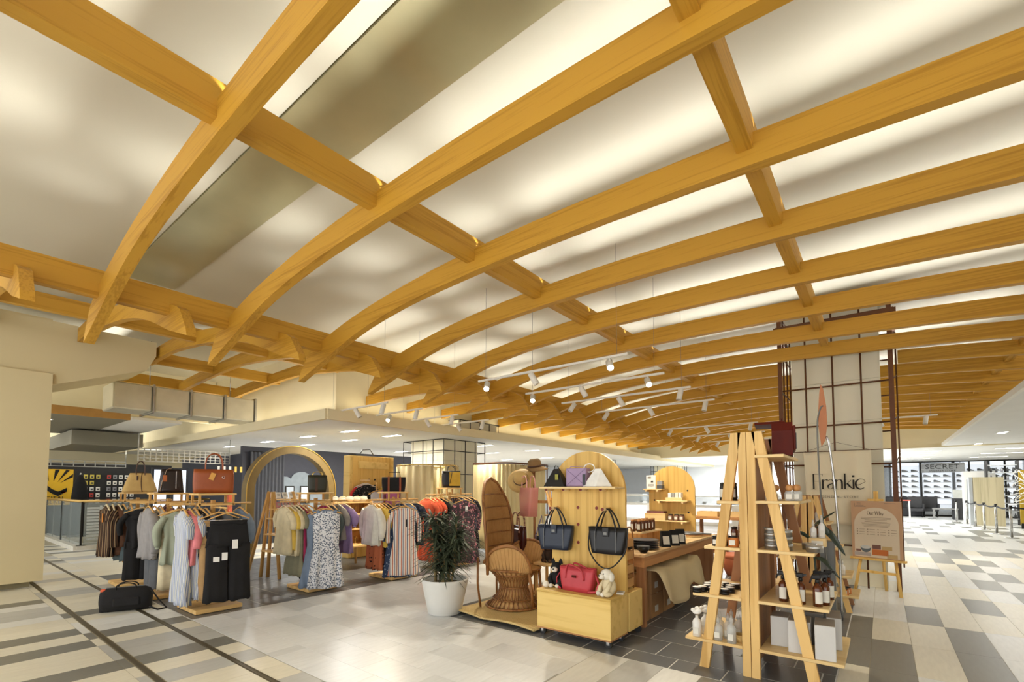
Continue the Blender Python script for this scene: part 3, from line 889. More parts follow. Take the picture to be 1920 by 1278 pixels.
# rack 3: black bow outfit
R3 = (-9.3, 2.26)
rack(*R3, 'garment rack farthest left, striped dark shirts at its end', half=.46)
r3g = row('r3', R3[0], 1.88, 2.02, 1.3, [
    ('shirt', f_dstripe, 'dark brown striped shirt at the outer end of the leftmost rack', dict(ln=.72, sleeve=.5, hm=hangp)),
    ('shirt', f_dstripe, 'second dark striped shirt from the outer end of the leftmost rack', dict(ln=.72, sleeve=.5, hm=hangp)),
    ('shirt', f_choco, 'third shirt from the outer end of the leftmost rack, plain dark brown', dict(ln=.7, sleeve=.5, hm=hangp)),
])
row('r3c', R3[0], 2.08, 2.17, 1.3, [
    ('dress', f_teal, 'dark grey green dress beside the orange trousers', dict(ln=.8, sleeve=.2)),
    ('trousers', f_orange, 'mustard orange trousers on the leftmost rack', dict(ln=.96, w=.17)),
])
row('r3b', R3[0], 2.38, 2.66, 1.3, [
    ('top', f_olive, 'olive blouse on the far side of the leftmost rack', dict(ln=.6)),
    ('shirt', f_pfloral, 'flowered shirt at the far end of the leftmost rack', dict(ln=.6)),
])
o = garment('set', [f_black, f_black], R3[0] + .44, R3[1] - .05, 1.255, HP - .3, 'black ruffled top with bow over long black trousers', w=.2, seed=11, sleeve=.28)
G().ell((-.06, -.07, -.2), (.07, .025, .04)).ell((.06, -.07, -.2), (.07, .025, .04)).ell((0, -.075, -.2), (.025, .025, .03)).tube([(0, -.08, -.2), (.03, -.085, -.35), (.05, -.08, -.5)], .018, 6, flat=.4).obj('bow', f_black, o)
tagm = plain('tag_orange', S(214, 130, 50), .7)
G().box((.1, -.06, -.25), (.06, .004, .13)).obj('price_tag', tagm, r3g[0])
# rack 4: blue flowered dress
R4 = (-6.8, 3.84)
rack(*R4, 'garment rack with the blue and white flowered dress on its front arm', half=.54)
r4g = row('r4', R4[0], 3.36, 3.72, 1.3, [
    ('shirt', f_creamf, 'cream T-shirt at the left end of the flowered dress rack', dict(ln=.64, sleeve=.2, hm=hangp, cat='shirt')),
    ('shirt', f_yellow, 'pale yellow T-shirt with red print, second on the flowered dress rack', dict(ln=.58, sleeve=.2, hm=hangp)),
    ('shirt', f_creamf, 'cream T-shirt right of the pale yellow T-shirt', dict(ln=.66, sleeve=.2, hm=hangp)),
    ('dress', f_olive, 'greyish olive dress left of the magenta skirt', dict(ln=.96, sleeve=.2, hm=hangp)),
    ('dress', f_mag, 'magenta long dress on the flowered dress rack', dict(ln=.95, sleeve=0)),
    ('dress', f_salmon, 'salmon pink long dress beside the magenta dress', dict(ln=1.0, sleeve=0)),
    ('trousers', f_black, 'long black trousers left of the blue flowered dress', dict(ln=1.15, w=.16)),
])
yt = r4g[1]
redink = plain('red_ink', S(196, 60, 44), .8)
gp = G()
for k in range(5): gp.box((-.07 + .035 * k, -.062, -.3), (.024, .003, .05), 0, 0, 0, Matrix.Rotation(.0, 4, 'Y'))
for k in range(4): gp.box((0, -.066, -.50 - .025 * k), (.17, .003, .012))
gp.obj('print', redink, yt)
row('r4b', R4[0], 3.98, 4.32, 1.3, [
    ('shirt', f_mag, 'dark red blouse peeping out behind the blue flowered dress', dict(ln=.5)),
    ('top', f_teal, 'dark slate blouse right of the blue flowered dress', dict(ln=.55, sleeve=.3)),
    ('shirt', f_grey, 'grey striped T-shirt, last but one on the flowered dress rack', dict(ln=.5, sleeve=.2, hm=hangp)),
    ('top', f_purple, 'lilac top at the right end of the flowered dress rack', dict(ln=.72, sleeve=.2, hm=hangp)),
])
garment('sleeveless', [f_denim, f_denim], R4[0] + .33, R4[1] - .07, 1.255, HP - .38, 'plain light blue dress directly behind the blue flowered dress', ln=1.07, w=.235, seed=21)
garment('sleeveless', [f_wfloral, f_denim], R4[0] + .43, R4[1] - .07, 1.255, HP - .38, 'sleeveless dress with blue and white flowers facing the path', ln=1.08, w=.2, seed=22)
# rack 5: striped dress
R5 = (-6.6, 5.14)
rack(*R5, 'garment rack with the rose striped dress on its front arm', half=.53)
row('r5', R5[0], 4.70, 5.0, 1.3, [
    ('top', [f_sheer, f_sheer], 'sheer off-white blouse at the left end of the striped dress rack', dict(ln=.62, sleeve=.42, w=.24)),
    ('skirt', f_polka, 'rust skirt with black dots below the sheer blouse', dict(ln=1.12, w=.2)),
    ('top', f_yellow, 'mustard yellow blouse on the striped dress rack', dict(ln=.66)),
    ('dress', f_black, 'black long dress behind the mustard blouse', dict(ln=1.05, sleeve=.2)),
    ('shirt', f_navy, 'navy long sleeved shirt left of the striped dress', dict(ln=.74, sleeve=.5)),
])
row('r5b', R5[0], 5.28, 5.62, 1.3, [
    ('dress', f_nfloral, 'navy flowered long dress right of the striped dress', dict(ln=1.0, sleeve=.4)),
    ('dress', f_denim, 'pale denim long dress beside the navy flowered dress', dict(ln=1.02, sleeve=.3)),
    ('shirt', f_navy, 'navy long sleeved shirt at the right end of the striped dress rack', dict(ln=.7, sleeve=.5)),
])
garment('dress', [f_nfloral, f_navy], R5[0] + .30, R5[1] - .12, 1.255, HP - .5, 'dark blue patterned dress directly behind the striped dress', ln=1.1, w=.2, seed=31, sleeve=.45)
o = garment('dress', [f_rstripe, f_ivory], R5[0] + .41, R5[1] - .10, 1.255, HP - .5, 'white dress with rose and blue stripes facing the path', ln=1.06, w=.2, seed=32, sleeve=.46)
G().box((.02, -.075, -.33), (.02, .004, .12)).obj('price_tag', blackgl, o)
# rack 6: orange dresses, behind the plant
R6 = (-6.75, 6.62)
rack(*R6, 'garment rack behind the potted plant', rail=1.37, half=.62)
row('r6', R6[0], 6.04, 6.46, 1.37, [
    ('dress', f_coral, 'coral red long dress at the left end of the rack behind the plant', dict(ln=1.12, sleeve=.15)),
    ('dress', f_coral, 'second coral red long dress on the rack behind the plant', dict(ln=1.12, sleeve=.15)),
    ('dress', f_coral, 'third coral red dress on the rack behind the plant', dict(ln=1.1, sleeve=.15)),
    ('dress', f_black, 'black dress right of the coral dresses', dict(ln=1.0, sleeve=.2)),
    ('dress', f_olive, 'olive patterned dress beside the black one behind the plant', dict(ln=1.05, sleeve=.2)),
])
row('r6b', R6[0], 6.76, 7.2, 1.37, [
    ('top', f_mfloral, 'multicoloured flowered blouse, first right of the pink one behind the plant', dict(ln=.8, sleeve=.5)),
    ('top', f_nfloral, 'blue flowered blouse, second right of the pink one behind the plant', dict(ln=.8, sleeve=.5)),
    ('top', f_mfloral, 'multicoloured flowered blouse at the far right behind the plant', dict(ln=.8, sleeve=.5)),
    ('dress', f_bfloral, 'black flowered dress at the far right end of the rack behind the plant', dict(ln=1.0, sleeve=.4)),
])
o = garment('dress', [f_pfloral, f_pfloral], R6[0] + .41, R6[1], 1.325, HP - .7, 'pink and grey flowered dress just above the potted plant', ln=1.15, w=.22, seed=41, sleeve=.46)
G().box((.03, -.075, -.22), (.05, .004, .1)).obj('price_tag', paper, o)
# ------------------------------------------------------------------ bags
leather = lambda n, r, g, b, ro=.42: plain(n, S(r, g, b), ro, 0, .1, 12, .06)
l_brown = leather('leather_brown', 146, 72, 30); l_dark = leather('leather_dark', 40, 28, 26, .25); l_black = leather('leather_black', 30, 30, 32)
l_navy = leather('leather_navy', 34, 42, 58); l_red = leather('leather_red', 186, 62, 70); l_oxblood = plain('leather_oxblood', S(84, 24, 12), .5, 0, .12, 12, .06, 0, .15)
l_lilac = leather('leather_lilac', 156, 132, 164); l_white = leather('leather_white', 238, 236, 228, .5); l_yellow = leather('leather_yellow', 206, 164, 50)
l_olive = leather('leather_olive', 46, 46, 34); l_trim = leather('leather_trim', 70, 42, 26)
straw = weave('straw', S(168, 136, 78), S(200, 168, 108), 46)
def rrect(w, d, z, r=.3, n=24):
    out = []
    for q in range(n):
        a = 2 * pi * q / n
        c, s_ = cos(a), sin(a)
        out.append((w / 2 * abs(c) ** r * (1 if c >= 0 else -1), d / 2 * abs(s_) ** r * (1 if s_ >= 0 else -1), z))
    return out
def bagbody(w0, d0, w1, d1, h, n=5):
    R = []
    for i in range(n + 1):
        f = i / n
        k = 1 + .04 * sin(pi * f)
        R.append(rrect((w0 + (w1 - w0) * f) * k, (d0 + (d1 - d0) * f) * k, h * f, .35))
    top = R[-1]
    R.append([(p[0] * .96, p[1] * .8, h - .004) for p in top])
    R.append([(p[0] * .93, p[1] * .7, h * .55) for p in top])
    return R
def handle_arc(y, x, z0, h, r, m, t, name='handle', lean=0):
    pts = [(-x, y, z0 - .07), (-x * .98, y, z0)] + [(-x * cos(pi * i / 10), y + lean * sin(pi * i / 10), z0 + h * sin(pi * i / 10) ** .7) for i in range(1, 10)] + [(x * .98, y, z0), (x, y, z0 - .07)]
    G().tube(smooth_path(pts, 2), r, 7, flat=.7).obj(name, m, t)
def tote(name, label, loc, rz, m, w0, d0, w1, d1, h, hx=.08, hh=.12, hr=.009, hm=None, cat='bag', hz=None):
    t = thing(name, label, cat, loc, rz)
    G().rings(bagbody(w0, d0, w1, d1, h)).obj('body', m, t)
    for s in (-1, 1): handle_arc(s * d1 * .42, hx, h, hh, hr, hm or m, t)
    return t
RZB = HP - .35      # bags turned towards the path
# on rack stands
t = thing('straw_bag', 'straw dome bag with dark leather seam and handles on the leftmost rack stand', 'bag', (-9.3, 2.28, 1.432), HP - .15)
R = [rrect(.45 - .19 * f ** 1.2, .2 - .15 * f, .30 * f, .5) for f in [i / 8 for i in range(9)]]
G().rings(R).obj('body', straw, t)
G().tube([(.02 - .05 * i / 6 + .05 * (i / 6) ** 2, -.102 + .078 * (i / 6), .30 * i / 6) for i in range(7)], .006, 6).obj('seam', l_trim, t)
G().tube([(-.10, 0, .30), (0, 0, .308), (.10, 0, .30)], .006, 6).obj('zip', l_trim, t)
for s in (-1, 1): handle_arc(s * .025, .055, .30, .19, .010, l_trim, t)
G().box((-.04, -.05, .22), (.02, .012, .07), 0, 0, .003).obj('charm', l_trim, t)
t = thing('shoulder_bag', 'shiny dark brown shoulder bag with a woven strap on the middle left rack', 'bag', (-8.0, 2.32, 1.432), HP - .2)
G().rings([rrect(.30 - .06 * f, .2 - .1 * f, .33 * f, .4) for f in [i / 7 for i in range(8)]]).obj('body', l_dark, t)
G().tube([(-.13, -.10, .02), (-.11, -.085, .15), (-.06, -.065, .32), (0, -.02, .345)], .011, 6, flat=.5).obj('strap', stripes('strap_weave', [S(226, 200, 170), S(70, 40, 34)], 60, 'z'), t)
G().box((-.08, -.085, .2), (.05, .01, .09), 0, 0, .003).obj('flap', plain('rust', S(176, 96, 48), .5), t)
G().box((.05, -.088, .17), (.012, .006, .26)).obj('trim', plain('silver_trim', S(190, 190, 196), .2, .8), t)
t = tote('handbag', 'large tan brown leather handbag with round handles on the nearest rack stand', (-6.7, 2.40, 1.432), HP - .3, l_brown, .43, .16, .43, .15, .30, .095, .2, .010)
G().box((-.09, -.09, .19), (.055, .004, .09), 0, 0, 0, Matrix.Rotation(.35, 4, 'Y')).obj('price_tag', plain('tag_yellow', S(216, 160, 80), .7), t)
G().tube([(.1 + .014 * cos(a), -.088, .2 + .014 * sin(a)) for a in [2 * pi * i / 12 for i in range(12)]], .003, 5, closed=True).obj('ring', chrome, t)
t = tote('handbag', 'small dark olive handbag with gold bars, on the flowered dress rack', (-6.8, 3.86, 1.432), HP - .4, l_olive, .25, .12, .27, .1, .26, .07, .05, .007, plain('gold', S(206, 176, 96), .3, .8))
G().box((-.02, -.064, .12), (.035, .004, .2)).obj('band', l_trim, t)
t = thing('tote_bag', 'black canvas tote with red striped straps on the striped dress rack', 'bag', (-6.6, 5.14, 1.432), HP - .55)
G().rings(bagbody(.36, .12, .4, .08, .25)).obj('body', f_black, t)
rb = stripes('red_band', [S(176, 52, 54), S(60, 40, 50), S(150, 120, 60)], 70)
for x in (-.09, .1): G().box((x, -.062, .13), (.03, .006, .25)).obj('strap', rb, t)
G().tube([(-.09, -.055, .25), (-.08, -.05, .33), (.09, -.05, .33), (.1, -.055, .25)], .01, 6, flat=.5).obj('handle', f_black, t)
t = tote('tote_bag', 'stiff black and mustard tote bag on the stand behind the plant', (-6.75, 6.66, 1.502), HP - .6, l_black, .34, .15, .36, .13, .33, .08, .10, .008)
G().box((.06, -.078, .17), (.22, .006, .27), 0, 0, .002).obj('panel', l_yellow, t)
G().tube([(-.1, -.082, .3), (-.09, -.09, .12), (-.04, -.09, .08), (0, -.085, .3)], .006, 6).obj('strap', l_black, t)
# gym bag on the floor
t = thing('duffel_bag', 'black gym bag lying on the pale floor before the racks', 'bag', (-7.36, 1.72, 0), HP - .42)
pf = [(-.26, .03, .03), (-.25, .08, .08), (-.2, .115, .12), (0, .12, .14), (.17, .115, .12), (.23, .08, .08), (.25, .03, .03)]
G().rings([[(x, a * cos(q) * 1.0, .145 + b_ * sin(q) * 1.0 if sin(q) > -.85 else .005 + .0 * x) for q in [2 * pi * i / 20 for i in range(20)]] for x, a, b_ in [(p[0], p[1] + .02, min(.14, p[2] + .03)) for p in pf]]).obj('body', f_black, t)
G().box((.02, -.14, .13), (.26, .03, .1), 0, 0, .012).obj('pocket', f_black, t)
for s in (-1, 1): handle_arc(s * .06, .1, .27, .07, .011, f_black, t, 'handle')
G().tube([(.24, -.08, .26), (.33, -.1, .12), (.42, -.14, .015), (.34, -.2, .015), (.25, -.16, .05)], .014, 6, flat=.5).obj('strap', f_black, t)
G().ell((-.22, -.03, .26), (.035, .03, .025)).obj('orange_lining', plain('orange_cloth', S(206, 92, 60), .8), t)
G().box((0, 0, .287), (.4, .015, .006)).obj('zip', greymet, t)

# ------------------------------------------------------------------ potted plant
t = thing('potted_plant', 'tall dark green dracaena in a white round pot on the path edge', 'plant', (-4.2, 4.05, 0))
G().lathe([(.185, 0), (.2, .01), (.235, .18), (.275, .37), (.285, .40), (.28, .415), (.262, .41), (.25, .36), (.24, .34)], 36).obj('pot', plain('pot_white', S(218, 217, 211), .5, 0, .02), t)
G().lathe([(0.001, .345), (.12, .35), (.245, .345)], 24).obj('soil', plain('soil', S(96, 84, 60), .95, 0, .2, 30, .4), t)
pr = random.Random(5); lf = G()
stemm = plain('stem', S(150, 130, 88), .8, 0, .1, 20, .2)
heads = []
for i in range(9):
    a = 2 * pi * i / 9 + pr.uniform(-.3, .3); r0 = pr.uniform(.03, .12); r1 = pr.uniform(.06, .2); h = pr.uniform(.62, 1.12)
    p0 = (r0 * cos(a), r0 * sin(a), .34); p1 = ((r0 + r1) * .5 * cos(a + .2), (r0 + r1) * .5 * sin(a + .2), .34 + (h - .34) * .5); p2 = (r1 * cos(a), r1 * sin(a), h)
    G().tube(smooth_path([p0, p1, p2], 3), [.013] * 6 + [.010], 7).obj('stem', stemm, t)
    heads.append((p2, h))
    heads.append((((p1[0] + p2[0]) * .5 + pr.uniform(-.05, .05), (p1[1] + p2[1]) * .5 + pr.uniform(-.05, .05), (p1[2] + p2[2]) * .5), h))
def blade(g, p, a, L, tilt, w=.016, droop=.9):
    pts = []
    for k in range(5):
        f = k / 4
        hr = L * (f * cos(tilt) + .1 * f * f); hz = L * (f * sin(tilt) - droop * f * f * .75)
        ww = w * (1 - f ** 2.2) * (.45 + 1.2 * min(f * 2, .5))
        c = Vector((p[0] + hr * cos(a), p[1] + hr * sin(a), p[2] + hz)); sd = Vector((-sin(a), cos(a), 0)) * ww
        pts += [c - sd, c + Vector((0, 0, -.004)), c + sd]
    fs = []
    for k in range(4):
        for q in range(2): fs.append((k * 3 + q, k * 3 + q + 1, k * 3 + q + 4, k * 3 + q + 3))
    g.add(pts, fs, 0, True)
for (p, h) in heads:
    for k in range(46):
        q = (p[0], p[1], p[2] + pr.uniform(-.16, .05))
        blade(lf, q, pr.uniform(0, 2 * pi), pr.uniform(.18, .34), pr.uniform(-.1, 1.3), .014, .75)
lf.obj('foliage', plain('dracaena_leaf', S(72, 82, 62), .5, 0, .3, 6), t, kind='stuff')

# ------------------------------------------------------------------ peacock chair on a straw mat
t = thing('straw_mat', 'yellowish woven straw mat under the peacock chair', 'mat', (-3.55, 4.9, 0))
matm = weave('mat_straw', S(190, 160, 98), S(216, 190, 132), 34)
G().sheet(20, 24, lambda u, v: (-.62 + 1.3 * u + .04 * sin(v * 4), -.8 + 1.75 * v - .06 * u, .016 + .028 * (max(0, 1 - v * 7)) * abs(sin(u * 5 + 1.0)) + .004 * sin(u * 9) * sin(v * 8))).obj('woven_sheet', matm, t, solid=-.012)
G().tube([(-.62 + 1.3 * i / 20, -.80 - .06 * i / 20, .022 + .028 * abs(sin(5 * i / 20 + 1.0))) for i in range(21)], .012, 6).obj('rolled_edge', matm, t)
wick = wood('wicker', S(112, 70, 36), S(152, 104, 58), 'z', .45, 30, .2)
wickl = weave('wicker_weave', S(158, 116, 66), S(204, 160, 102), 70)
t = thing('peacock_chair', 'rattan peacock chair with tall rounded back on the straw mat', 'chair', (-3.70, 4.76, .03), .30)
def hour(z):   # radius of the hourglass base
    return .17 + .17 * abs((z - .24) / .24) ** 1.6
reed = G()
for k in range(64):
    a = 2 * pi * k / 64; s_ = .5 if k % 2 else -.5
    reed.tube([(hour(z) * cos(a + s_ * (z - .24) * 1.6), hour(z) * sin(a + s_ * (z - .24) * 1.6), z) for z in [.01, .08, .16, .24, .32, .40, .47]], .006, 5)
G().lathe([(hour(z) - .012, z) for z in [.02, .08, .16, .24, .32, .40, .46]], 40).obj('base_panel', wickl, t)
reed.obj('base_reeds', wick, t, kind='stuff')
for z, r in ((.015, .345), (.1, .262), (.24, .178), (.4, .262), (.47, .34)):
    G().tube([(r * cos(q), r * sin(q), z) for q in [2 * pi * i / 40 for i in range(40)]], .013 if z in (.015, .47) else .008, 7, closed=True).obj('base_hoop', wick, t)
G().lathe([(.001, .475), (.30, .475), (.345, .47), (.33, .455), (.001, .455)], 36).obj('seat', wickl, t)
# back: an oval fan, leaning back, curved round the sitter
def bk(u, v):
    """u -1..1 across, v 0..1 up"""
    w = (.33 + .12 * sin(pi * min(1, v * 1.1))) * (1 - max(0, (v - .66) / .34) ** 2.3) ** .5 if v < 1 else 0
    y = u * w
    x = -.30 - .03 * v + .16 * (y / .45) ** 2 * (1 - .5 * v)
    return Vector((x, y, .42 + 1.18 * v))
bg = G()
for k in range(-17, 18):
    u = k / 18
    bg.tube([bk(u, v) for v in [i / 12 * .985 for i in range(13)]], .0045, 5)
bg.obj('back_reeds', wickl, t, kind='stuff')
G().sheet(24, 20, lambda u, v: bk(-.97 + 1.94 * u, v * .985) + Vector((-.006, 0, 0))).obj('back_panel', wickl, t)
edge = [bk(-1, i / 20) for i in range(20)] + [bk(0, .9999)] + [bk(1, i / 20) for i in range(19, -1, -1)]
G().tube(edge, .021, 8).obj('back_rim', wick, t)
for v in (.12, .26, .40, .54, .68, .82):
    G().tube([bk(-1 + .1 * i, v) + Vector((.012, 0, 0)) for i in range(21)], .008, 6).obj('back_hoop', wick, t)
for s in (-1, 1):
    arm = smooth_path([(-.25, s * .36, .56), (-.12, s * .40, .72), (.08, s * .41, .78), (.25, s * .38, .72), (.32, s * .31, .56), (.31, s * .26, .46)], 4)
    G().tube(arm, .02, 8).obj('arm_rim', wick, t)
    ag = G()
    for i in range(1, len(arm), 1):
        p = arm[i]; ag.tube([(p.x, p.y, p.z), (p.x * .8, s * .30, .46)], .0045, 5)
    ag.obj('arm_reeds', wickl, t, kind='stuff')
    vs = [Vector(p) for p in arm] + [Vector((p.x * .8, s * .30, .46)) for p in arm]
    G().add(vs, [(i, i + 1, len(arm) + i + 1, len(arm) + i) for i in range(len(arm) - 1)], 0, True).obj('arm_panel', wickl, t)
    G().tube([(.27, s * .2, .47), (.30, s * .17, .2), (.30, s * .16, .01)], .018, 7).obj('leg', wick, t)
    G().tube([(-.34, s * .34, .62), (-.36, s * .30, .3), (-.34, s * .26, .01)], .014, 7).obj('leg', wick, t)
p = thing('cushion', 'small pink cushion corner showing in the peacock chair', 'cushion', (-3.93, 4.78, .52), 0)
G().ell((0, 0, .1), (.05, .12, .1)).obj('pad', f_pink, p)
G().tube([(0, .12 * cos(q), .1 + .1 * sin(q)) for q in [2 * pi * i / 20 for i in range(20)]], .006, 5, closed=True).obj('piping', f_salmon, p)

# ------------------------------------------------------------------ rolling box, arched board, bags on it
redcap = plain('red_cap', S(120, 40, 30), .5)
t = thing('rolling_display', 'pale plywood box on castors carrying the tall arched bag board', 'display', (-2.435, 4.06, 0))
bxw = .83
G().box((0, .18, .26), (bxw, .36, .36), 0, 0, .004).obj('box', ply, t)
G().box((0, .18, .452), (bxw + .01, .37, .022), 0, 0, .003).obj('lid', ply, t)
G().box((.0, .18, .077), (bxw + .004, .364, .014)).obj('bottom', brownx, t)
for x in (-.37, .37):
    for y in (.05, .31):
        c_ = G().cyl((x, y - .014, .035), (x, y + .014, .035), .034, n=16).obj('castor', plain('rubber', S(40, 40, 40), .6), t)
        G().box((x, y - .02, .055), (.03, .006, .05)).box((x, y + .02, .055), (.03, .006, .05)).box((x, y, .075), (.06, .05, .008)).obj('fork', chrome, c_)
G().box((.015, .575, .26), (.8, .32, .38), 0, 0, .004).obj('rear_box', ply, t)
for x in (-.34, .38):
    c_ = G().cyl((x, .68, .035), (x, .708, .035), .034, n=16).obj('castor', MC['rubber'], t)
    G().box((x, .69, .07), (.05, .05, .01)).obj('fork', chrome, c_)
# arched board made of planks
bw = .435; zt = 1.885; zb = .464
def archtop(x, w=bw, top=zt, k=.43): return top - k + k * sqrt(max(0, 1 - (x / w) ** 2))
np_ = 12
BX = -.03; BY = .368
for k in range(np_):
    xa = -bw + 2 * bw * k / np_; xb = xa + 2 * bw / np_ - .0012
    poly = [(xa, zb), (xb, zb)] + [(xb + (xa - xb) * i / 4, archtop(xb + (xa - xb) * i / 4)) for i in range(5)]
    G().prism([(BX + q[0], q[1]) for q in poly][::-1], BY, BY + .035, 'y').obj('plank', plyz, t)
G().box((BX - .015, BY - .11, 1.5), (.89, .22, .022), 0, 0, .003).obj('shelf', pinex, t)
holes = [(-.435, 1.452), (-.215, 1.452), (-.005, 1.452), (.225, 1.452), (-.105, 1.29), (.115, 1.29), (-.105, 1.11), (-.105, .92)]
for (x, z) in holes[:4]:
    G().cyl((BX + x, BY - .12, z + .03), (BX + x, BY + .02, z + .03), .018, n=10).obj('peg', pinelong, t)
    G().cyl((BX + x, BY - .125, z + .03), (BX + x, BY - .119, z + .03), .016, n=10).obj('peg_cap', redcap, t)
for (x, z) in holes[4:]:
    G().cyl((BX + x, BY - .003, z), (BX + x, BY + .001, z), .017, n=12).obj('peg_hole', redcap, t)
for (x, z) in ((-2.82, 1.28), (-2.2, 1.285)):
    G().cyl((x + 2.435, BY - .16, z), (x + 2.435, BY + .02, z), .017, n=10).obj('peg', pinelong, t)
    G().cyl((x + 2.435, BY - .164, z), (x + 2.435, BY - .159, z), .017, n=10).obj('peg_cap', redcap, t)
def hang_tote(label, x, z, m, rz=0, strap=False):
    t = thing('tote_bag', label, 'bag', (x, 4.345, z - .44), rz)
    G().rings(bagbody(.33, .13, .42, .08, .26)).obj('body', m, t)
    for s in (-1, 1):
        y0 = s * .045
        pts = smooth_path([(-.115, y0 - .005 * s, .14), (-.11, y0, .24), (-.07, y0 * .8, .36), (-.02, y0 * .4, .435), (.02, y0 * .4, .435), (.07, y0 * .8, .36), (.11, y0, .24), (.115, y0 - .005 * s, .14)], 3)
        G().tube(pts, .014, 8, flat=.45).obj('handle', m, t)
    G().box((0, -.055, .215), (.07, .012, .09), 0, 0, .004).obj('tab', m, t)
    G().box((0, -.062, .2), (.04, .006, .03), 0, 0, .002).obj('buckle', greymet, t)
    for s in (-1, 1): G().box((s * .115, -.062, .12), (.004, .004, .2)).obj('stitch', greymet, t)
    if strap: G().tube(smooth_path([(-.20, -.02, .2), (-.19, -.05, .03), (-.06, -.07, -.12), (.08, -.07, -.12), (.2, -.03, .04), (.2, 0, .2)], 4), .011, 7, flat=.6).obj('shoulder_strap', m, t)
    return t
hang_tote('navy blue leather tote hanging from the left peg of the arched board', -2.80, 1.28, l_navy, .1)
hang_tote('black leather tote with long strap hanging from the right peg of the board', -2.18, 1.285, l_black, -.02, True)
# on the shelf of the board
t = thing('pyramid_bag', 'black shiny pyramid shaped bag on the arched board shelf', 'bag', (-2.77, 4.32, 1.513))
G().add([(-.13, -.06, 0), (.13, -.06, 0), (.14, .06, 0), (-.12, .06, 0), (-.03, -.012, .19), (.03, -.012, .19), (.035, .012, .19), (-.025, .012, .19)], [(3, 2, 1, 0), (0, 1, 5, 4), (1, 2, 6, 5), (2, 3, 7, 6), (3, 0, 4, 7), (4, 5, 6, 7)]).obj('body', blackgl, t)
G().tube([(-.03, 0, .19), (-.01, -.01, .225), (.02, -.01, .22), (.03, 0, .19)], .005, 6).obj('handle', l_black, t)
G().box((.03, -.045, .1), (.04, .006, .06)).obj('charm', plain('olive_gold', S(128, 122, 50), .4, .5), t)
t = thing('box_bag', 'lilac square leather bag with crossed seams on the arched board shelf', 'bag', (-2.505, 4.32, 1.513))
G().box((0, 0, .095), (.24, .1, .19), 0, 0, .008).obj('body', l_lilac, t)
for s in (-1, 1): G().box((0, -.051, .095), (.27, .003, .004), 0, 0, 0, Matrix.Translation((0, 0, .095)) @ Matrix.Rotation(s * .66, 4, 'Y') @ Matrix.Translation((0, 0, -.095))).obj('seam', plain('lilac_dark', S(112, 90, 124), .5), t)
G().box((.1, -.055, .07), (.03, .008, .11)).obj('hang_tag', blackgl, t)
G().tube([(-.1, 0, .19), (-.09, 0, .21), (.09, 0, .21), (.1, 0, .19)], .004, 6).obj('handle', l_lilac, t)
t = thing('pyramid_bag', 'white pyramid shaped bag with ring handle at the shelf right end', 'bag', (-2.28, 4.32, 1.513))
G().add([(-.14, -.05, 0), (.02, -.075, 0), (.15, .02, 0), (0, .06, 0), (-.02, -.01, .18), (.04, 0, .18)], [(3, 2, 1, 0), (0, 1, 4), (1, 2, 5, 4), (2, 3, 5), (3, 0, 4, 5)]).obj('body', l_white, t)
G().tube([(-.09 + .06 * cos(a), -.005, .19 + .042 * sin(a)) for a in [2 * pi * i / 20 for i in range(20)]], .006, 6, closed=True).obj('ring_handle', l_white, t)
# on the box lid
t = thing('tote_bag', 'red leather tote standing on the plywood box lid', 'bag', (-2.455, 4.22, .464), -.05)
G().rings(bagbody(.33, .14, .41, .1, .235)).obj('body', l_red, t)
for s in (-1, 1):
    pts = smooth_path([(-.11, s * .06, .12), (-.1, s * .06, .22), (-.06, s * .05 - .02, .265), (.06, s * .05 - .03, .24), (.1, s * .06 - .02, .2), (.11, s * .065, .12)], 3)
    G().tube(pts, .012, 7, flat=.55).obj('handle', l_red, t)
for s in (-1, 1): G().tube([(s * .2, 0, .19), (s * .25, -.02, .1), (s * .23, -.04, .02), (s * .16, -.08, .015)], .013, 7, flat=.5).obj('side_strap', l_red, t)
G().box((0, -.078, .15), (.05, .004, .025)).obj('label', l_oxblood, t)
def plush(name, label, loc, rz, m1, m2, dark):
    t = thing(name, label, 'toy', loc, rz)
    G().ell((0, 0, .085), (.07, .065, .09)).obj('body', m1, t)
    h = G().ell((0, -.03, .2), (.058, .06, .055)).obj('head', m1 if dark else m2, t)
    G().ell((0, -.085, .185), (.034, .035, .028)).obj('muzzle', m2, h)
    G().ell((0, -.118, .193), (.01, .008, .008)).obj('nose', blackgl, h)
    for s in (-1, 1):
        if dark: G().lathe([(.026, 0), (.02, .03), (.001, .06)], 10, (s * .042, -.01, .235), ey=.5).obj('ear', m1, h)
        else: G().ell((s * .056, -.01, .18), (.016, .03, .045)).obj('ear', m2, h)
        G().ell((s * .022, -.082, .212), (.007, .006, .007), 8, 5).obj('eye', blackgl, h)
        G().tube([(s * .055, -.02, .13), (s * .065, -.06, .08), (s * .04, -.09, .03)], [.02, .022, .024], 8).obj('arm', m1, t)
        G().ell((s * .035, -.1, .02), (.024, .026, .022)).obj('paw', m2, t)
        G().ell((s * .062, -.06, .025), (.03, .05, .027)).obj('leg', m1, t)
    return t
felt = C('felt_white', 232, 226, 210)
plush('toy_dog', 'black and white knitted dog sitting at the left end of the box', (-2.74, 4.28, .464), .2, f_black, felt, True)
plush('toy_dog', 'cream knitted dog sitting right of the red tote', (-2.11, 4.22, .464), -.5, f_creamf, felt, False)
t = thing('toy_ball', 'white knitted ball in front of the black and white dog', 'toy', (-2.80, 4.15, .464))
G().ell((0, 0, .032), (.035, .035, .033)).obj('ball', felt, t)
G().tube([(.034 * cos(a), 0, .032 + .034 * sin(a)) for a in [2 * pi * i / 16 for i in range(16)]], .003, 5, closed=True).obj('seam', f_creamf, t)
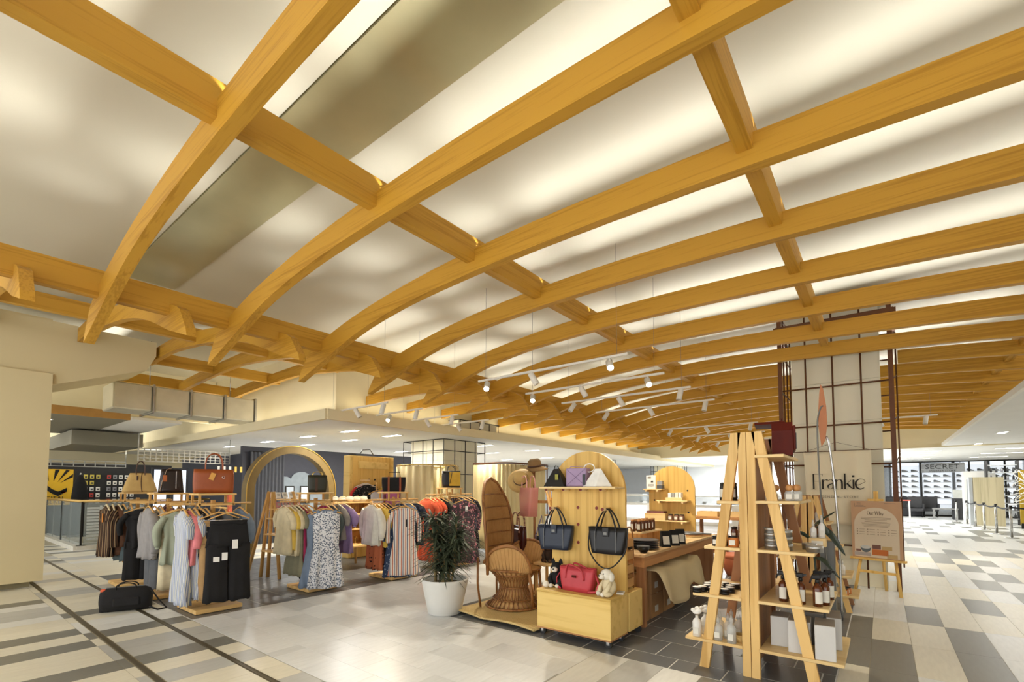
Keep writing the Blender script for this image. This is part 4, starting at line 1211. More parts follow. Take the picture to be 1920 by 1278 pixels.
t = thing('price_card', 'small white card lying at the right end of the box lid', 'card', (-2.06, 4.36, .463), .3)
G().box((0, 0, .008), (.07, .12, .014), 0, 0, .002).obj('card', paper, t)
G().box((0, 0, .0165), (.05, .08, .002)).obj('print', plain('print_grey', S(186, 186, 182), .7), t)
# dark teddy behind the board's left side
t = plush('toy_bear', 'dark brown plush bear standing behind the arched board left edge', (-3.42, 5.15, .55), .3, C('fab_bear', 60, 44, 34), C('fab_bear2', 84, 62, 46), False)
st = thing('stool', 'low wooden stool holding the dark plush bear', 'stool', (-3.42, 5.15, 0))
G().box((0, 0, .53), (.3, .3, .035), 0, 0, .004).obj('seat', pinex, st)
for x in (-.12, .12):
    for y in (-.12, .12): G().box((x, y, .257), (.03, .03, .513)).obj('leg', pine, st)

# ------------------------------------------------------------------ ladder stand with hats and bags behind the chair
t = thing('ladder_stand', 'wooden stand behind the peacock chair hung with a straw hat and bags', 'stand', (-3.85, 5.55, 0))
for (a, b_, m) in (((.18, .22, .03), (.12, .06, 1.6), rackw), ((-.08, .0, .03), (-.08, -.02, 1.75), brownw), ((.47, .02, 0.03), (.13, -.03, 1.5), rackw)):
    G().tube([a, b_], .03, 4, flat=.7).obj('leg', m, t)
G().box((.05, .1, .03), (.8, .5, .045), 0, .1, .004).obj('base', brownx, t)
G().box((.12, .05, 1.3), (.5, .03, .04)).obj('crossbar', rackw, t)
G().cyl((-.08, -.28, 1.72), (-.08, 0, 1.72), .014, n=8).obj('peg', rackw, t)
G().cyl((-.02, -.3, 1.58), (-.08, 0, 1.58), .014, n=8).obj('peg', rackw, t)
G().cyl((-.18, -.28, 1.12), (-.08, 0, 1.12), .014, n=8).obj('peg', rackw, t)
G().cyl((.16, -.1, 1.12), (.16, .06, 1.12), .012, n=8).obj('peg', rackw, t)
def hat(label, loc, m, tilt, rz):
    t = thing('sun_hat', label, 'hat', loc, rz); t.rotation_euler = (tilt, 0, rz)
    G().lathe([(.001, .12), (.06, .115), (.09, .09), (.1, .03), (.105, 0), (.15, -.02), (.19, -.045), (.188, -.05), (.15, -.026), (.1, -.006)], 30).obj('crown', m, t)
    G().lathe([(.102, .0), (.106, .0), (.106, .025), (.1, .025)], 30).obj('band', l_trim, t)
hat('pale straw hat hanging in front of the curtain on the wooden stand', (-3.92, 5.20, 1.62), straw, radians(62), .5)
hat('brown felt hat on the very top of the wooden stand', (-3.93, 5.55, 1.80), C('fab_hat', 120, 92, 56), radians(10), 0)
t = thing('clear_tote', 'transparent pink plastic tote hanging from the wooden stand', 'bag', (-3.75, 5.15, 1.12), -.5)
pk = glass('pink_vinyl', S(226, 150, 140), .1, .62)
G().rings([rrect(.30 + .09 * f, .14, .38 * f, .3) for f in (0, .5, 1)], cap=(True, False)).obj('body', pk, t)
G().ell((0, 0, .1), (.1, .045, .09)).obj('pouch', plain('pink_pouch', S(226, 156, 140), .5), t)
for s in (-1, 1): handle_arc(s * .06, .08, .38, .16, .009, plain('pink_strap', S(220, 160, 150), .4), t)
t = thing('shoulder_bag', 'dark red glossy bag with chequered straps hung low on the wooden stand', 'bag', (-3.98, 5.22, .58), -.5)
G().rings(bagbody(.4, .1, .44, .07, .4)).obj('body', leather('leather_wine', 62, 26, 26, .2), t)
for s in (-1, 1): handle_arc(s * .04, .13, .38, .2, .013, stripes('check_strap', [S(206, 160, 130), S(70, 36, 34)], 55, 'z'), t)
t = thing('shoulder_bag', 'small black bag with a patterned purple strap on the wooden stand', 'bag', (-3.66, 5.33, .6), -.3)
G().rings(bagbody(.16, .07, .17, .06, .24)).obj('body', blackfab, t)
G().tube([(-.07, -.045, .0), (-.075, -.045, .25), (0, 0, .52), (.07, .0, .25)], .014, 6, flat=.5).obj('strap', dots('strap_dots', S(140, 130, 160), S(60, 50, 76), 40), t)
garment('top', [C('fab_bright_orange', 232, 138, 62), f_coral], -3.9, 6.4, 1.52, .4, 'bright orange wrap blouse hanging left of the arched bag board', ln=.5, w=.2, seed=51, sleeve=.2)
t = thing('valet_stand', 'thin metal stand holding the bright orange blouse', 'stand', (-3.9, 6.4, 0))
G().cyl((0, .03, 0), (0, .03, 1.62), .012, n=8).obj('pole', black, t)
G().cyl((0, .03, 0), (0, .03, .02), .16, n=20).obj('foot', black, t)
G().cyl((0, .03, 1.62), (0, -.0, 1.528), .008, n=6).obj('arm', black, t)
# ------------------------------------------------------------------ serif lettering made of strokes
def strokes(g, glyph, ox, oz, h, y=0):
    """glyph: list of (points, widths) in units of letter height, laid flat in the xz plane facing -y"""
    for pts, w in glyph:
        P = smooth_path([(p[0], 0, p[1]) for p in pts], 5) if len(pts) > 2 else [Vector((p[0], 0, p[1])) for p in pts]
        n = len(P); top = []; bot = []
        for i, p in enumerate(P):
            t = (P[min(i + 1, n - 1)] - P[max(i - 1, 0)]).normalized()
            nn = Vector((-t.z, 0, t.x))
            f = i / (n - 1) * (len(w) - 1); k = min(int(f), len(w) - 2) if len(w) > 1 else 0
            ww = (w[k] + (w[k + 1] - w[k]) * (f - k)) if len(w) > 1 else w[0]
            top.append((ox + (p.x + nn.x * ww / 2) * h, oz + (p.z + nn.z * ww / 2) * h)); bot.append((ox + (p.x - nn.x * ww / 2) * h, oz + (p.z - nn.z * ww / 2) * h))
        g.strip(top, bot, y, y - .002)
TK, TN = .095, .024
def serif(x, z, w=.14): return ([(x - w, z), (x + w, z)], [TN])
O_ = [([(.27 + .25 * cos(a), .3 + .3 * sin(a)) for a in [pi / 2 + 2 * pi * i / 12 for i in range(13)]], [TN, TK, TN, TK, TN])]
GLY = {
    'F': ([([(.1, 0), (.1, 1)], [TK]), ([(.1, .98), (.6, .98)], [TN]), ([(.1, .52), (.45, .52)], [TN]), serif(.1, 0), ([(.6, .98), (.6, .84)], [TN])], .62),
    'r': ([([(.1, 0), (.1, .62)], [TK]), serif(.1, 0), ([(.1, .4), (.22, .6), (.38, .58)], [TN, TN, TK])], .42),
    'a': ([([(.08, .5), (.22, .62), (.36, .5), (.37, .2), (.38, .02), (.48, .02)], [TN, TN, TK, TK, TN]), ([(.37, .36), (.14, .28), (.08, .12), (.2, 0), (.37, .14)], [TN, TK, TN, TN])], .52),
    'n': ([([(.1, 0), (.1, .62)], [TK]), serif(.1, 0), ([(.1, .42), (.26, .62), (.42, .5), (.43, 0)], [TN, TN, TK, TK]), serif(.43, 0)], .6),
    'k': ([([(.1, 0), (.1, 1)], [TK]), serif(.1, 0), ([(.12, .26), (.42, .58)], [TN]), ([(.22, .36), (.36, .16), (.52, .02)], [TK, TK, TN])], .56),
    'i': ([([(.1, 0), (.1, .6)], [TK]), serif(.1, 0), ([(.04, .82), (.16, .82)], [.12])], .26),
    'e': ([([(.06, .34), (.2, .26), (.4, .36), (.56, .48), (.44, .62), (.24, .62), (.08, .44), (.1, .14), (.3, 0), (.5, .1)], [TN, TN, TN, TN, TK, TK, TN])], .6),
    'O': ([(O_[0][0][:], O_[0][1])], .6), 'u': ([([(.1, .6), (.1, .2), (.24, 0), (.42, .16)], [TK, TK, TN]), ([(.42, .6), (.42, 0)], [TK])], .58),
    'W': ([([(.02, 1), (.22, 0)], [TK]), ([(.22, 0), (.42, 1)], [TN]), ([(.42, 1), (.62, 0)], [TK]), ([(.62, 0), (.84, 1)], [TN])], .92),
    'h': ([([(.1, 0), (.1, 1)], [TK]), serif(.1, 0), ([(.1, .42), (.26, .62), (.42, .5), (.43, 0)], [TN, TN, TK, TK]), serif(.43, 0)], .6),
    'y': ([([(.04, .6), (.26, .02)], [TK]), ([(.48, .6), (.26, .02), (.1, -.28)], [TN])], .5), ' ': ([], .3),
}
def serifword(word, width, h, z, y, mat, name, parent, cx=0):
    tot = sum(GLY[c][1] for c in word); sp = (width / h - tot) / max(1, len(word) - 1)
    x = cx - width / 2; g = G()
    for c in word:
        gl = GLY[c][0]
        if c == 'O': gl = [([(p[0] * 1.1, p[1] * 1.6) for p in gl[0][0]], gl[0][1])]
        strokes(g, gl, x, z, h, y); x += (GLY[c][1] + sp) * h
    return g.obj(name, mat, parent)
ink = plain('ink', S(40, 36, 32), .8)
inkg = plain('ink_grey', S(120, 112, 100), .8)

# ------------------------------------------------------------------ banner, easel sign, leaf sculpture
clothb = plain('banner_cloth', S(226, 214, 184), .85, 0, .02, 4)
t = thing('cloth_banner', 'off-white cloth shop banner hung in front of the gridded column', 'banner', (-.55, 8.80, 0))
def ban(u, v):
    x = -.43 + .86 * u; z = 2.06 - 1.12 * v
    x += .02 * sin(v * 3) * (1 - u) - .06 * max(0, v - .55) * u
    return (x, .012 * sin(u * 22) * (1 - .5 * v) + .02 * sin(u * 6 + v * 3) - .03 * v * u - .03, z + .01 * sin(u * 15) * v)
G().sheet(36, 20, ban).obj('cloth', clothb, t, solid=.003)
G().cyl((-.78, -.02, 2.065), (.66, -.02, 2.065), .007, n=6).obj('rod', bronze, t)
G().tube([(-.43, -.02, 2.065), (0, -.01, 2.2), (.43, -.02, 2.065)], .0025, 5).obj('cord', bronze, t)
serifword('Frankie', .68, .235, 1.48, -.075, ink, 'lettering', t, .02)
text('lettering', 'GENERAL STORE', .052, inkg, t, (.03, -.08, 1.36), (HP, 0, 0), .001, 1.25)

t = thing('easel', 'light wooden easel standing in front of the gridded column', 'easel', (-.09, 8.55, 0), -.30)
pine_e = wood('easel_wood', S(216, 168, 84), S(236, 194, 112), 'z', .5, 24, .05)
for s in (-1, 1):
    G().tube([(s * .27, -.05, .0), (s * .20, .02, .52)], [.022, .02], 4).obj('leg', pine_e, t)
G().tube([(0, .30, 0), (0, .05, 1.42)], .02, 4).obj('back_leg', pine_e, t)
G().box((0, .0, .48), (.66, .07, .03), 0, 0, .003).obj('ledge', pine_e, t)
G().box((0, -.015, .30), (.46, .02, .035)).obj('crossbar', pine_e, t)
G().box((0, .03, 1.24), (.05, .03, .42)).obj('mast', pine_e, t)
G().box((0, .012, 1.325), (.18, .04, .03)).obj('clamp', pine_e, t)
sg = thing('sign_board', 'beige printed sign board with arch shape standing on the easel', 'sign', (-.09, 8.55, .497), -.30)
G().box((0, -.004, .405), (.60, .016, .81), 0, 0, .002).obj('board', plain('sign_kraft', S(198, 160, 126), .8, 0, .06, 6), sg)
arc = [(-.265, .01), (.265, .01)] + [(.265 * cos(pi * i / 24), .47 + .25 * sin(pi * i / 24)) for i in range(25)]
G().prism(arc, -.0145, -.012, 'y').obj('arch_print', plain('sign_beige', S(226, 210, 184), .8, 0, .02), sg)
serifword('Our Why', .20, .055, .615, -.015, plain('ink_brown', S(92, 70, 50), .8), 'lettering', sg)
g = G(); rr = random.Random(2)
for i in range(8):
    w_ = rr.uniform(.26, .36); g.box((0, -.0155, .575 - .017 * i - (.01 if i > 2 else 0)), (w_, .001, .005))
for i in range(3):
    for k in range(4): g.box((-.17 + .125 * k, -.0155, .405 - .035 * i), (.065, .001, .005)); g.box((-.225 + .125 * k, -.0155, .405 - .035 * i), (.014, .001, .014))
g.obj('text_lines', plain('ink_soft', S(158, 136, 112), .8), sg)
g = G(); g.box((-.2, -.014, .78), (.05, .001, .006)).box((-.2, -.014, .762), (.05, .001, .004)).box((-.19, -.014, .745), (.1, .001, .006)).box((-.18, -.014, .728), (.13, .001, .004)).box((-.25, -.014, .753), (.003, .001, .055)).box((.17, -.014, .78), (.13, .001, .005))
g.obj('header_lines', inkg, sg)
G().prism([(-.13 + .065 * cos(pi + pi * i / 12), .15 + .075 * sin(pi + pi * i / 12)) for i in range(13)], -.0165, -.0155, 'y').obj('print_bowl', plain('print_bowl', S(104, 110, 114), .7), sg)
G().prism([(-.13 + .06 * cos(2 * pi * i / 20), .15 + .025 * sin(2 * pi * i / 20)) for i in range(20)], -.0172, -.0168, 'y').obj('print_milk', plain('print_milk', S(206, 206, 200), .7), sg)
G().box((.04, -.016, .085), (.19, .001, .08)).obj('print_orange', plain('print_orange', S(198, 112, 56), .7), sg)
G().box((.0, -.0163, .16), (.1, .001, .06)).box((-.22, -.016, .1), (.06, .001, .03)).obj('print_brown', plain('print_brown', S(126, 90, 80), .7), sg)
G().box((.12, -.016, .15), (.12, .001, .05), 0, 0, 0, None).box((.18, -.016, .04), (.12, .001, .055)).obj('print_tan', plain('print_tan', S(198, 168, 116), .7), sg)
G().box((-.17, -.0166, .05), (.2, .001, .05)).obj('print_pale', plain('print_pale', S(184, 172, 164), .7), sg)

t = thing('leaf_sculpture', 'tall grey metal rods carrying a wooden blade, on a tall grey box', 'sculpture', (-.53, 6.62, 0))
G().box((0, .06, .44), (.14, .14, .88), 0, 0, .004).obj('pedestal', greymet, t)
G().tube(smooth_path([(.02, -.04, 0), (-.01, -.04, .8), (-.045, -.04, 1.5), (-.055, -.04, 2.2), (-.02, -.04, 2.42), (.01, -.04, 2.46)], 4), .02, 6, flat=.45).obj('rod', greymet, t)
G().tube(smooth_path([(.12, -.02, 0), (.12, -.02, .7), (.10, -.02, 1.4), (.06, -.02, 1.95), (.03, -.02, 2.1)], 4), .014, 6).obj('rod', steel, t)
pts = [(-.02, 1.98), (.02, 2.05), (.045, 2.25), (.04, 2.45), (.015, 2.66), (-.01, 2.72), (-.025, 2.6), (-.04, 2.4), (-.04, 2.2)]
G().prism([(x - .0, z) for x, z in pts][::-1], -.045, -.025, 'y').obj('blade', plain('blade_wood', S(192, 124, 80), .5, 0, .08), t)
t = thing('house_plant', 'plant with large dark drooping leaves beside the grey box', 'plant', (-.64, 6.46, 0))
G().lathe([(.07, 0), (.09, .2), (.095, .22), (.08, .2)], 20).obj('pot', greymet, t)
lm = plain('big_leaf', S(46, 58, 44), .4, 0, .15, 5)
def leaf(p0, p1, p2, w):
    c = smooth_path([p0, p1, p2], 6); n = len(c); vs = []
    for i, p in enumerate(c):
        f = i / (n - 1); tn = (c[min(i + 1, n - 1)] - c[max(i - 1, 0)]).normalized()
        sd = tn.cross(Vector((0, 0, 1))); sd = sd.normalized() if sd.length > 1e-3 else Vector((1, 0, 0))
        sd = (sd * .6 + tn.cross(sd) * .5); ww = w * sin(pi * min(1, .08 + f * .92)) ** .8
        vs += [p + sd * ww, p - Vector((0, 0, .012)) * (1 if f < 1 else 0), p - sd * ww]
    fs = [(i * 3 + q, i * 3 + q + 1, i * 3 + q + 4, i * 3 + q + 3) for i in range(n - 1) for q in range(2)]
    G().add(vs, fs, 0, True).obj('leaf', lm, t, solid=.003)
G().tube([(0, 0, .1), (.01, 0, .5), (-.02, 0, 1.0)], .012, 6).obj('stem', lm, t)
leaf((-.02, 0, .95), (.02, -.05, 1.08), (.22, -.1, 1.24), .03)
leaf((-.02, 0, .9), (.05, -.08, 1.08), (.16, -.12, .98), .065)
leaf((-.02, 0, .85), (.12, -.08, 1.02), (.30, -.14, .76), .055)
leaf((-.01, 0, .7), (.1, -.08, .68), (.24, -.12, .5), .035)
leaf((-.02, 0, .9), (-.14, -.05, .98), (-.16, -.1, .86), .04)

# ------------------------------------------------------------------ ladder shelf units
def bar(g, a, b_, w, d, m=0):
    """rectangular bar from a to b (xz plane), width w in x, depth d in y"""
    ax, az = a[0], a[2]; bx_, bz = b_[0], b_[2]; y = a[1]
    g.prism([(ax - w / 2, az), (ax + w / 2, az), (bx_ + w / 2, bz), (bx_ - w / 2, bz)], y - d / 2, y + d / 2, 'y', m)
    return g
def aunit(name, label, x, y, s, top, depth, foot, shelves, legw=.075, in_w=.06, matf=pine, mat_shaded=brownw, back=True, shx=None):
    """one half of the double ladder shelf; s=+1 opens right, -1 left. origin at the upright's foot"""
    t = thing(name, label, 'shelf', (x, y, 0))
    g = bar(G(), (0, 0, 0), (0, 0, top), in_w, .045); g.obj('upright', matf, t)
    g = bar(G(), (s * foot, .0, 0), (s * (.045), .0, top), legw, .045); g.obj('slanted_leg', matf, t)
    bar(G(), (0, depth, 0), (0, depth, top), in_w, .045).obj('upright', mat_shaded, t)  # rear frame coloured browner than the front, shade put into its wood colour
    bar(G(), (s * foot, depth, 0), (s * .045, depth, top), legw, .045).obj('slanted_leg', mat_shaded, t)
    if back:
        for k in range(5):
            yy = .04 + (depth - .08) * (k + .5) / 5
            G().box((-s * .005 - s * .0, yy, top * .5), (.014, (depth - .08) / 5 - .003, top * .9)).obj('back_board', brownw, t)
    for z, x1 in shelves:
        G().box((s * (x1 / 2 + .012), depth * .5 + .0, z), (x1 - .03, depth + .08, .024), 0, 0, .003).obj('shelf', pinex, t)
    return t
TY, TD = 4.2, .72
LSH = [(.225, .48), (.60, .41), (1.0, .31), (1.38, .2)]
RSH = [(.225, .58), (.60, .50), (1.0, .42), (1.385, .33), (1.75, .24)]
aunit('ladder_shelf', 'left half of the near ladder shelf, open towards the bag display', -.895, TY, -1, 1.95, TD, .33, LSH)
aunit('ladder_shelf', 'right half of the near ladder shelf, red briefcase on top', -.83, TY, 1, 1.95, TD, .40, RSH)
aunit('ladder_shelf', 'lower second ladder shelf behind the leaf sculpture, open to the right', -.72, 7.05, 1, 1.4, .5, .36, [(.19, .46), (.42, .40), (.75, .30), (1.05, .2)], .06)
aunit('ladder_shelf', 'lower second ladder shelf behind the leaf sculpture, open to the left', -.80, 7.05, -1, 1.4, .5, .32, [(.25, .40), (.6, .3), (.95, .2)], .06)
# briefcase on top
t = thing('briefcase', 'dark red leather briefcase on top of the near ladder shelf', 'bag', (-.66, TY + .36, 1.763), HP + .15)
G().prism([(-.2, 0), (.2, 0), (.2, .2), (.18, .27), (-.18, .27), (-.2, .2)][::-1], -.075, .075, 'y').obj('body', l_oxblood, t)
G().box((0, -.085, .14), (.4, .02, .2), 0, 0, .006).obj('flap', l_oxblood, t)
G().prism([(-.17, .262), (.17, .262), (.15, .285), (-.15, .285)][::-1], -.02, .2, 'y').obj('open_flap', l_oxblood, t)
G().tube([(-.07, 0, .27), (-.05, 0, .31), (.05, 0, .31), (.07, 0, .27)], .01, 6).obj('handle', l_oxblood, t)
for x in (-.12, .12): G().box((x, -.098, .12), (.025, .008, .13)).obj('strap', l_dark, t)
# goods on the near ladder shelf
def lidtin(loc, label, grp, r=.04, h=.042):
    t = thing('tin', label, 'tin', loc, 0, grp)
    G().lathe([(r, 0), (r, h * .62), (r * .97, h * .62), (r * .97, h * .66)], 20).obj('pot', blackgl, t)
    G().lathe([(r * 1.03, h * .62), (r * 1.03, h), (r * .9, h + .002), (r * .9, h + .001)], 20).obj('lid', blackgl, t)
    G().lathe([(.001, h + .003), (r * .86, h + .003), (r * .86, h)], 20).obj('label', paper, t)
for i in range(4):
    for j in range(3):
        lidtin((-1.25 + .09 * j + (.02 if i % 2 else 0), TY + .05 + .095 * i, .612), 'black salve tin, row %s from the front, column %s from the left leg' % (ORD[i], ORD[j]), 'black tins on the near ladder shelf')
lidtin((-1.275, TY - .005, .612), 'single black tin standing at the shelf edge outside the left leg', 'black tins on the near ladder shelf')
amberg = glass('amber_glass', S(96, 48, 22), .08, .93)
clearg = glass('clear_glass', S(224, 226, 222), .05, .45)
labelm = plain('bottle_label', S(226, 222, 210), .7)
def spray(loc, label, grp, rz=0, r=.034, h=.15):
    t = thing('spray_bottle', label, 'bottle', loc, rz, grp)
    G().lathe([(r, 0), (r, h * .82), (r * .8, h * .93), (r * .36, h), (r * .36, h + .015)], 16).obj('bottle', amberg, t)
    G().rings([[(r * 1.02 * cos(a), r * 1.02 * sin(a), z) for a in [-2.4 + 1.9 * i / 10 for i in range(11)]] for z in (h * .15, h * .7)], cap=(False, False)).obj('label', labelm, t)
    G().lathe([(.015, h + .012), (.015, h + .035), (.01, h + .04)], 12).box((-.008, 0, h + .058), (.058, .022, .034), 0, 0, .006).tube([(-.03, 0, h + .055), (-.045, 0, h + .03), (-.05, 0, h + .01)], .006, 6).box((.03, 0, h + .06), (.02, .014, .016)).obj('sprayer', blackgl, t)
    return t
sp = [(-.64, .08, -.2), (-.60, .2, .3), (-.52, .06, .1), (-.66, .42, 0), (-.41, .05, .4), (-.37, .13, .1), (-.42, .26, .2), (-.36, .36, .5)]
spl = ['leftmost of the amber spray bottles, next to the centre legs', 'amber spray bottle just behind the leftmost one', 'amber spray bottle partly hidden by the slanted right leg', 'tall amber spray bottle far back against the boards', 'front amber spray bottle at the right end of its shelf', 'second amber spray bottle at the right shelf end', 'third amber spray bottle behind the two right end ones', 'last amber spray bottle at the back right corner']
for (x, dy, rz), l in zip(sp, spl): spray((x, TY + dy, .612), l, 'amber spray bottles', rz, .032, .16)
def clearbottle(loc, label, grp, h=.15, r=.03, flower=False, whitecol=False):
    t = thing('glass_bottle', label, 'bottle', loc, 0, grp)
    G().lathe([(r, 0), (r, h * .7), (r * .7, h * .82), (r * .35, h * .88), (r * .35, h)], 16).obj('bottle', whiteplastic if whitecol else clearg, t)
    if flower:
        G().ell((0, 0, h + .03), (.035, .035, .02)).ell((-.025, -.01, h + .045), (.022, .022, .018)).ell((.025, -.01, h + .045), (.022, .022, .018)).ell((0, .02, h + .055), (.024, .02, .018)).obj('flower_cap', white, t)
    else:
        G().lathe([(r * .45, h - .01), (r * .45, h + .025), (.008, h + .03), (.006, h + .05), (.001, h + .05)], 12).obj('cap', clearg, t)
    G().box((0, -r - .001, h * .3), (r * 1.1, .002, h * .3)).obj('label', labelm, t)
for i, (x, dy, fl, h) in enumerate([(-1.29, .02, True, .17), (-1.25, .12, True, .17), (-1.12, .02, False, .15), (-1.06, .1, False, .16), (-1.14, .16, False, .15), (-1.01, .0, False, .17), (-1.0, .2, False, .16), (-1.08, .3, False, .15), (-.99, .36, False, .15)]):
    clearbottle((x, TY + dy, .237), ['white bottle with flower cap outside the left leg, bottom shelf', 'second white flower capped bottle behind the first', 'clear bottle right of the left slanted leg, first', 'clear bottle right of the left slanted leg, second', 'clear bottle behind the first clear one', 'large clear bottle with label at the front centre', 'clear bottle behind the large labelled one', 'clear bottle at the back of the bottom shelf', 'farthest clear bottle beside the centre upright'][i], 'bottles on the bottom left shelf', h, .036, fl, fl)
bs = [(-.69, .14, .13, .2, .23), (-.545, .05, .15, .22, .24), (-.375, .0, .13, .24, .25), (-.49, .34, .16, .2, .25), (-.345, .36, .1, .3, .24)]
for i, (x, dy, w_, d_, h_) in enumerate(bs):
    t = thing('gift_box', ['white carton behind the centre legs on the bottom right shelf', 'white carton with small print left of the slanted right leg', 'white carton right of the slanted right leg', 'dark grey carton behind the white ones', 'white carton at the far right end of the bottom shelf'][i], 'box', (x, TY + dy + .1, .238), .08)
    cw = plain('carton_white', S(206, 204, 200), .6, 0, .02); mm = [cw, cw, cw, plain('carton_grey', S(120, 116, 110), .7), cw][i]
    G().box((0, 0, h_ / 2), (w_, d_, h_), 0, 0, .003).obj('carton', mm, t)
    G().box((0, 0, h_ + .001), (w_ * .96, d_ * .96, .004)).obj('lid', plain('carton_top', S(150, 140, 128), .6), t)
    if i == 1: G().box((.03, -d_ / 2 - .001, .16), (.006, .002, .06)).obj('print', inkg, t)
    if i == 1: G().box((.05, -d_ / 2 - .001, .215), (.014, .002, .014)).obj('print', inkg, t)
alu = plain('aluminium', S(188, 188, 186), .3, .85)
def stack(x, y, z, n, r, h, lab):
    for i in range(n):
        t = thing('metal_tin', lab + ', ' + ['bottom', 'second', 'third', 'fourth'][i] + ' of its stack', 'tin', (x, y, z + i * (h + .0015)), 0, 'aluminium tins')
        G().lathe([(r, 0), (r, h * .55), (r * 1.04, h * .55), (r * 1.04, h), (r * .9, h), (.001, h - .002)], 22).obj('body', alu, t)
        G().lathe([(r * 1.045, h * .6), (r * 1.05, h * .7), (r * 1.045, h * .8)], 22).obj('rim', alu, t)
stack(-.71, TY + .06, 1.012, 4, .05, .042, 'aluminium tin in the left stack beside the centre legs')
stack(-.62, TY + .05, 1.012, 3, .056, .052, 'aluminium tin in the big stack behind the slanted leg')
stack(-.68, TY + .3, 1.012, 3, .05, .045, 'aluminium tin in the rear stack')
stack(-.42, TY + .06, 1.012, 1, .056, .05, 'wide aluminium tin alone at the right shelf end')
stack(-.47, TY + .22, 1.012, 1, .05, .05, 'aluminium tin behind the wide one')
def jar(loc, label, grp, r, h, m, lidm, ball=False):
    t = thing('jar', label, 'jar', loc, 0, grp)
    G().lathe([(r, 0), (r * 1.02, h * .3), (r, h * .75), (r * .8, h * .85), (r * .8, h * .9)], 18).obj('glass', m, t)
    if ball: G().ell((0, 0, h + r * .5), (r * .8, r * .8, r * .8)).obj('stopper', lidm, t)
    else: G().lathe([(r * .88, h * .86), (r * .88, h), (.001, h + .002)], 18).obj('lid', lidm, t)
    G().box((0, -r * 1.02, h * .42), (r * 1.1, .003, h * .45)).obj('label', labelm, t)
cork = plain('wood_ball', S(196, 140, 84), .5, 0, .1)
for i, (x, dy) in enumerate([(-.71, .05), (-.69, .2), (-.575, .05), (-.53, .08), (-.54, .2), (-.57, .32)]):
    jar((x, TY + dy, 1.397), ['glass jar with wooden ball stopper next to the centre legs', 'ball stoppered jar behind the one by the centre legs', 'ball stoppered jar right behind the slanted leg', 'ball stoppered jar at the right front of its shelf', 'ball stoppered jar, second row right', 'ball stoppered jar farthest back'][i], 'jars with wooden ball stoppers', .034, .085, clearg, cork, True)
for i, (x, dy) in enumerate([(-1.06, .02), (-1.02, .03), (-.98, .08), (-1.04, .14)]):
    jar((x, TY + dy, 1.392), ['slim dark bottle, first right of the left slanted leg, top left shelf', 'slim dark bottle, second right of the left slanted leg', 'slim dark bottle, third, beside the centre upright', 'slim dark bottle behind the other three'][i], 'slim dark bottles', .022, .15, blackgl, blackgl)
orangem = plain('orange_wax', S(196, 122, 62), .4)
for i, (x, dy, r, m, h) in enumerate([(-1.12, .03, .034, blackgl, .085), (-1.065, .08, .034, blackgl, .085), (-.99, .04, .042, orangem, .09), (-1.11, .2, .03, blackgl, .08), (-1.03, .26, .028, amberg, .15), (-.98, .3, .028, amberg, .15)]):
    jar((x, TY + dy, 1.012), ['dark jar right of the left slanted leg, middle shelf', 'dark jar beside the orange candle jar', 'orange candle jar with dark lid on the left middle shelf', 'small dark jar in the second row', 'brown bottle in the back row, left', 'brown bottle in the back row, right'][i], 'jars on the left middle shelf', r, h, m, blackgl)
t = thing('basket', 'small wooden ring bowl at the bottom centre of the near ladder shelf', 'bowl', (-.955, TY + .06, .237))
G().lathe([(.03, 0), (.045, .03), (.047, .06), (.04, .06), (.03, .02)], 18).obj('bowl', straw, t)
G().tube([(.047 * cos(a), .047 * sin(a), .06) for a in [2 * pi * i / 18 for i in range(18)]], .005, 6, closed=True).obj('rim', straw, t)
# goods on the second ladder shelf and beside it
for i, (x, y, z, h) in enumerate([(-.66, 7.1, 1.062, .16), (-.63, 7.2, 1.062, .15), (-.6, 7.12, .762, .15), (-.56, 7.25, .762, .14), (-.5, 7.1, .762, .1), (-.42, 7.12, .432, .14), (-.46, 7.25, .432, .13)]):
    clearbottle((x, y, z), 'pale labelled bottle on the second ladder shelf, shelf %s from the top, bottle %s' % (ORD[0 if i < 2 else 1 if i < 5 else 2], ORD[[0, 1, 0, 1, 2, 0, 1][i]]), 'bottles on the second ladder shelf', h, .03, False, True)
for i, (x, y) in enumerate([(-.4, 7.08), (-.38, 7.2)]):
    jar((x, y, .202), ['orange jar at the right end of the second ladder shelf', 'orange jar behind the right end one, second ladder shelf'][i], 'orange jars on the second ladder shelf', .04, .08, orangem, blackgl)
# small bottle box standing on the near shelf end
t = thing('display_block', 'light wood block with three white bottles at the right shelf end', 'block', (-.44, TY + .5, 1.012))
G().box((0, 0, .035), (.12, .1, .07), 0, 0, .003).obj('block', pinex, t)
G().box((0, -.051, .035), (.08, .002, .03)).obj('label', labelm, t)
for i, (x, h) in enumerate([(-.03, .1), (.03, .14)]):
    clearbottle((-.44 + x, TY + .5, 1.083), ['shorter white bottle on the wood block', 'taller white bottle on the wood block'][i], 'bottles on the wood block', h, .024, False, True)

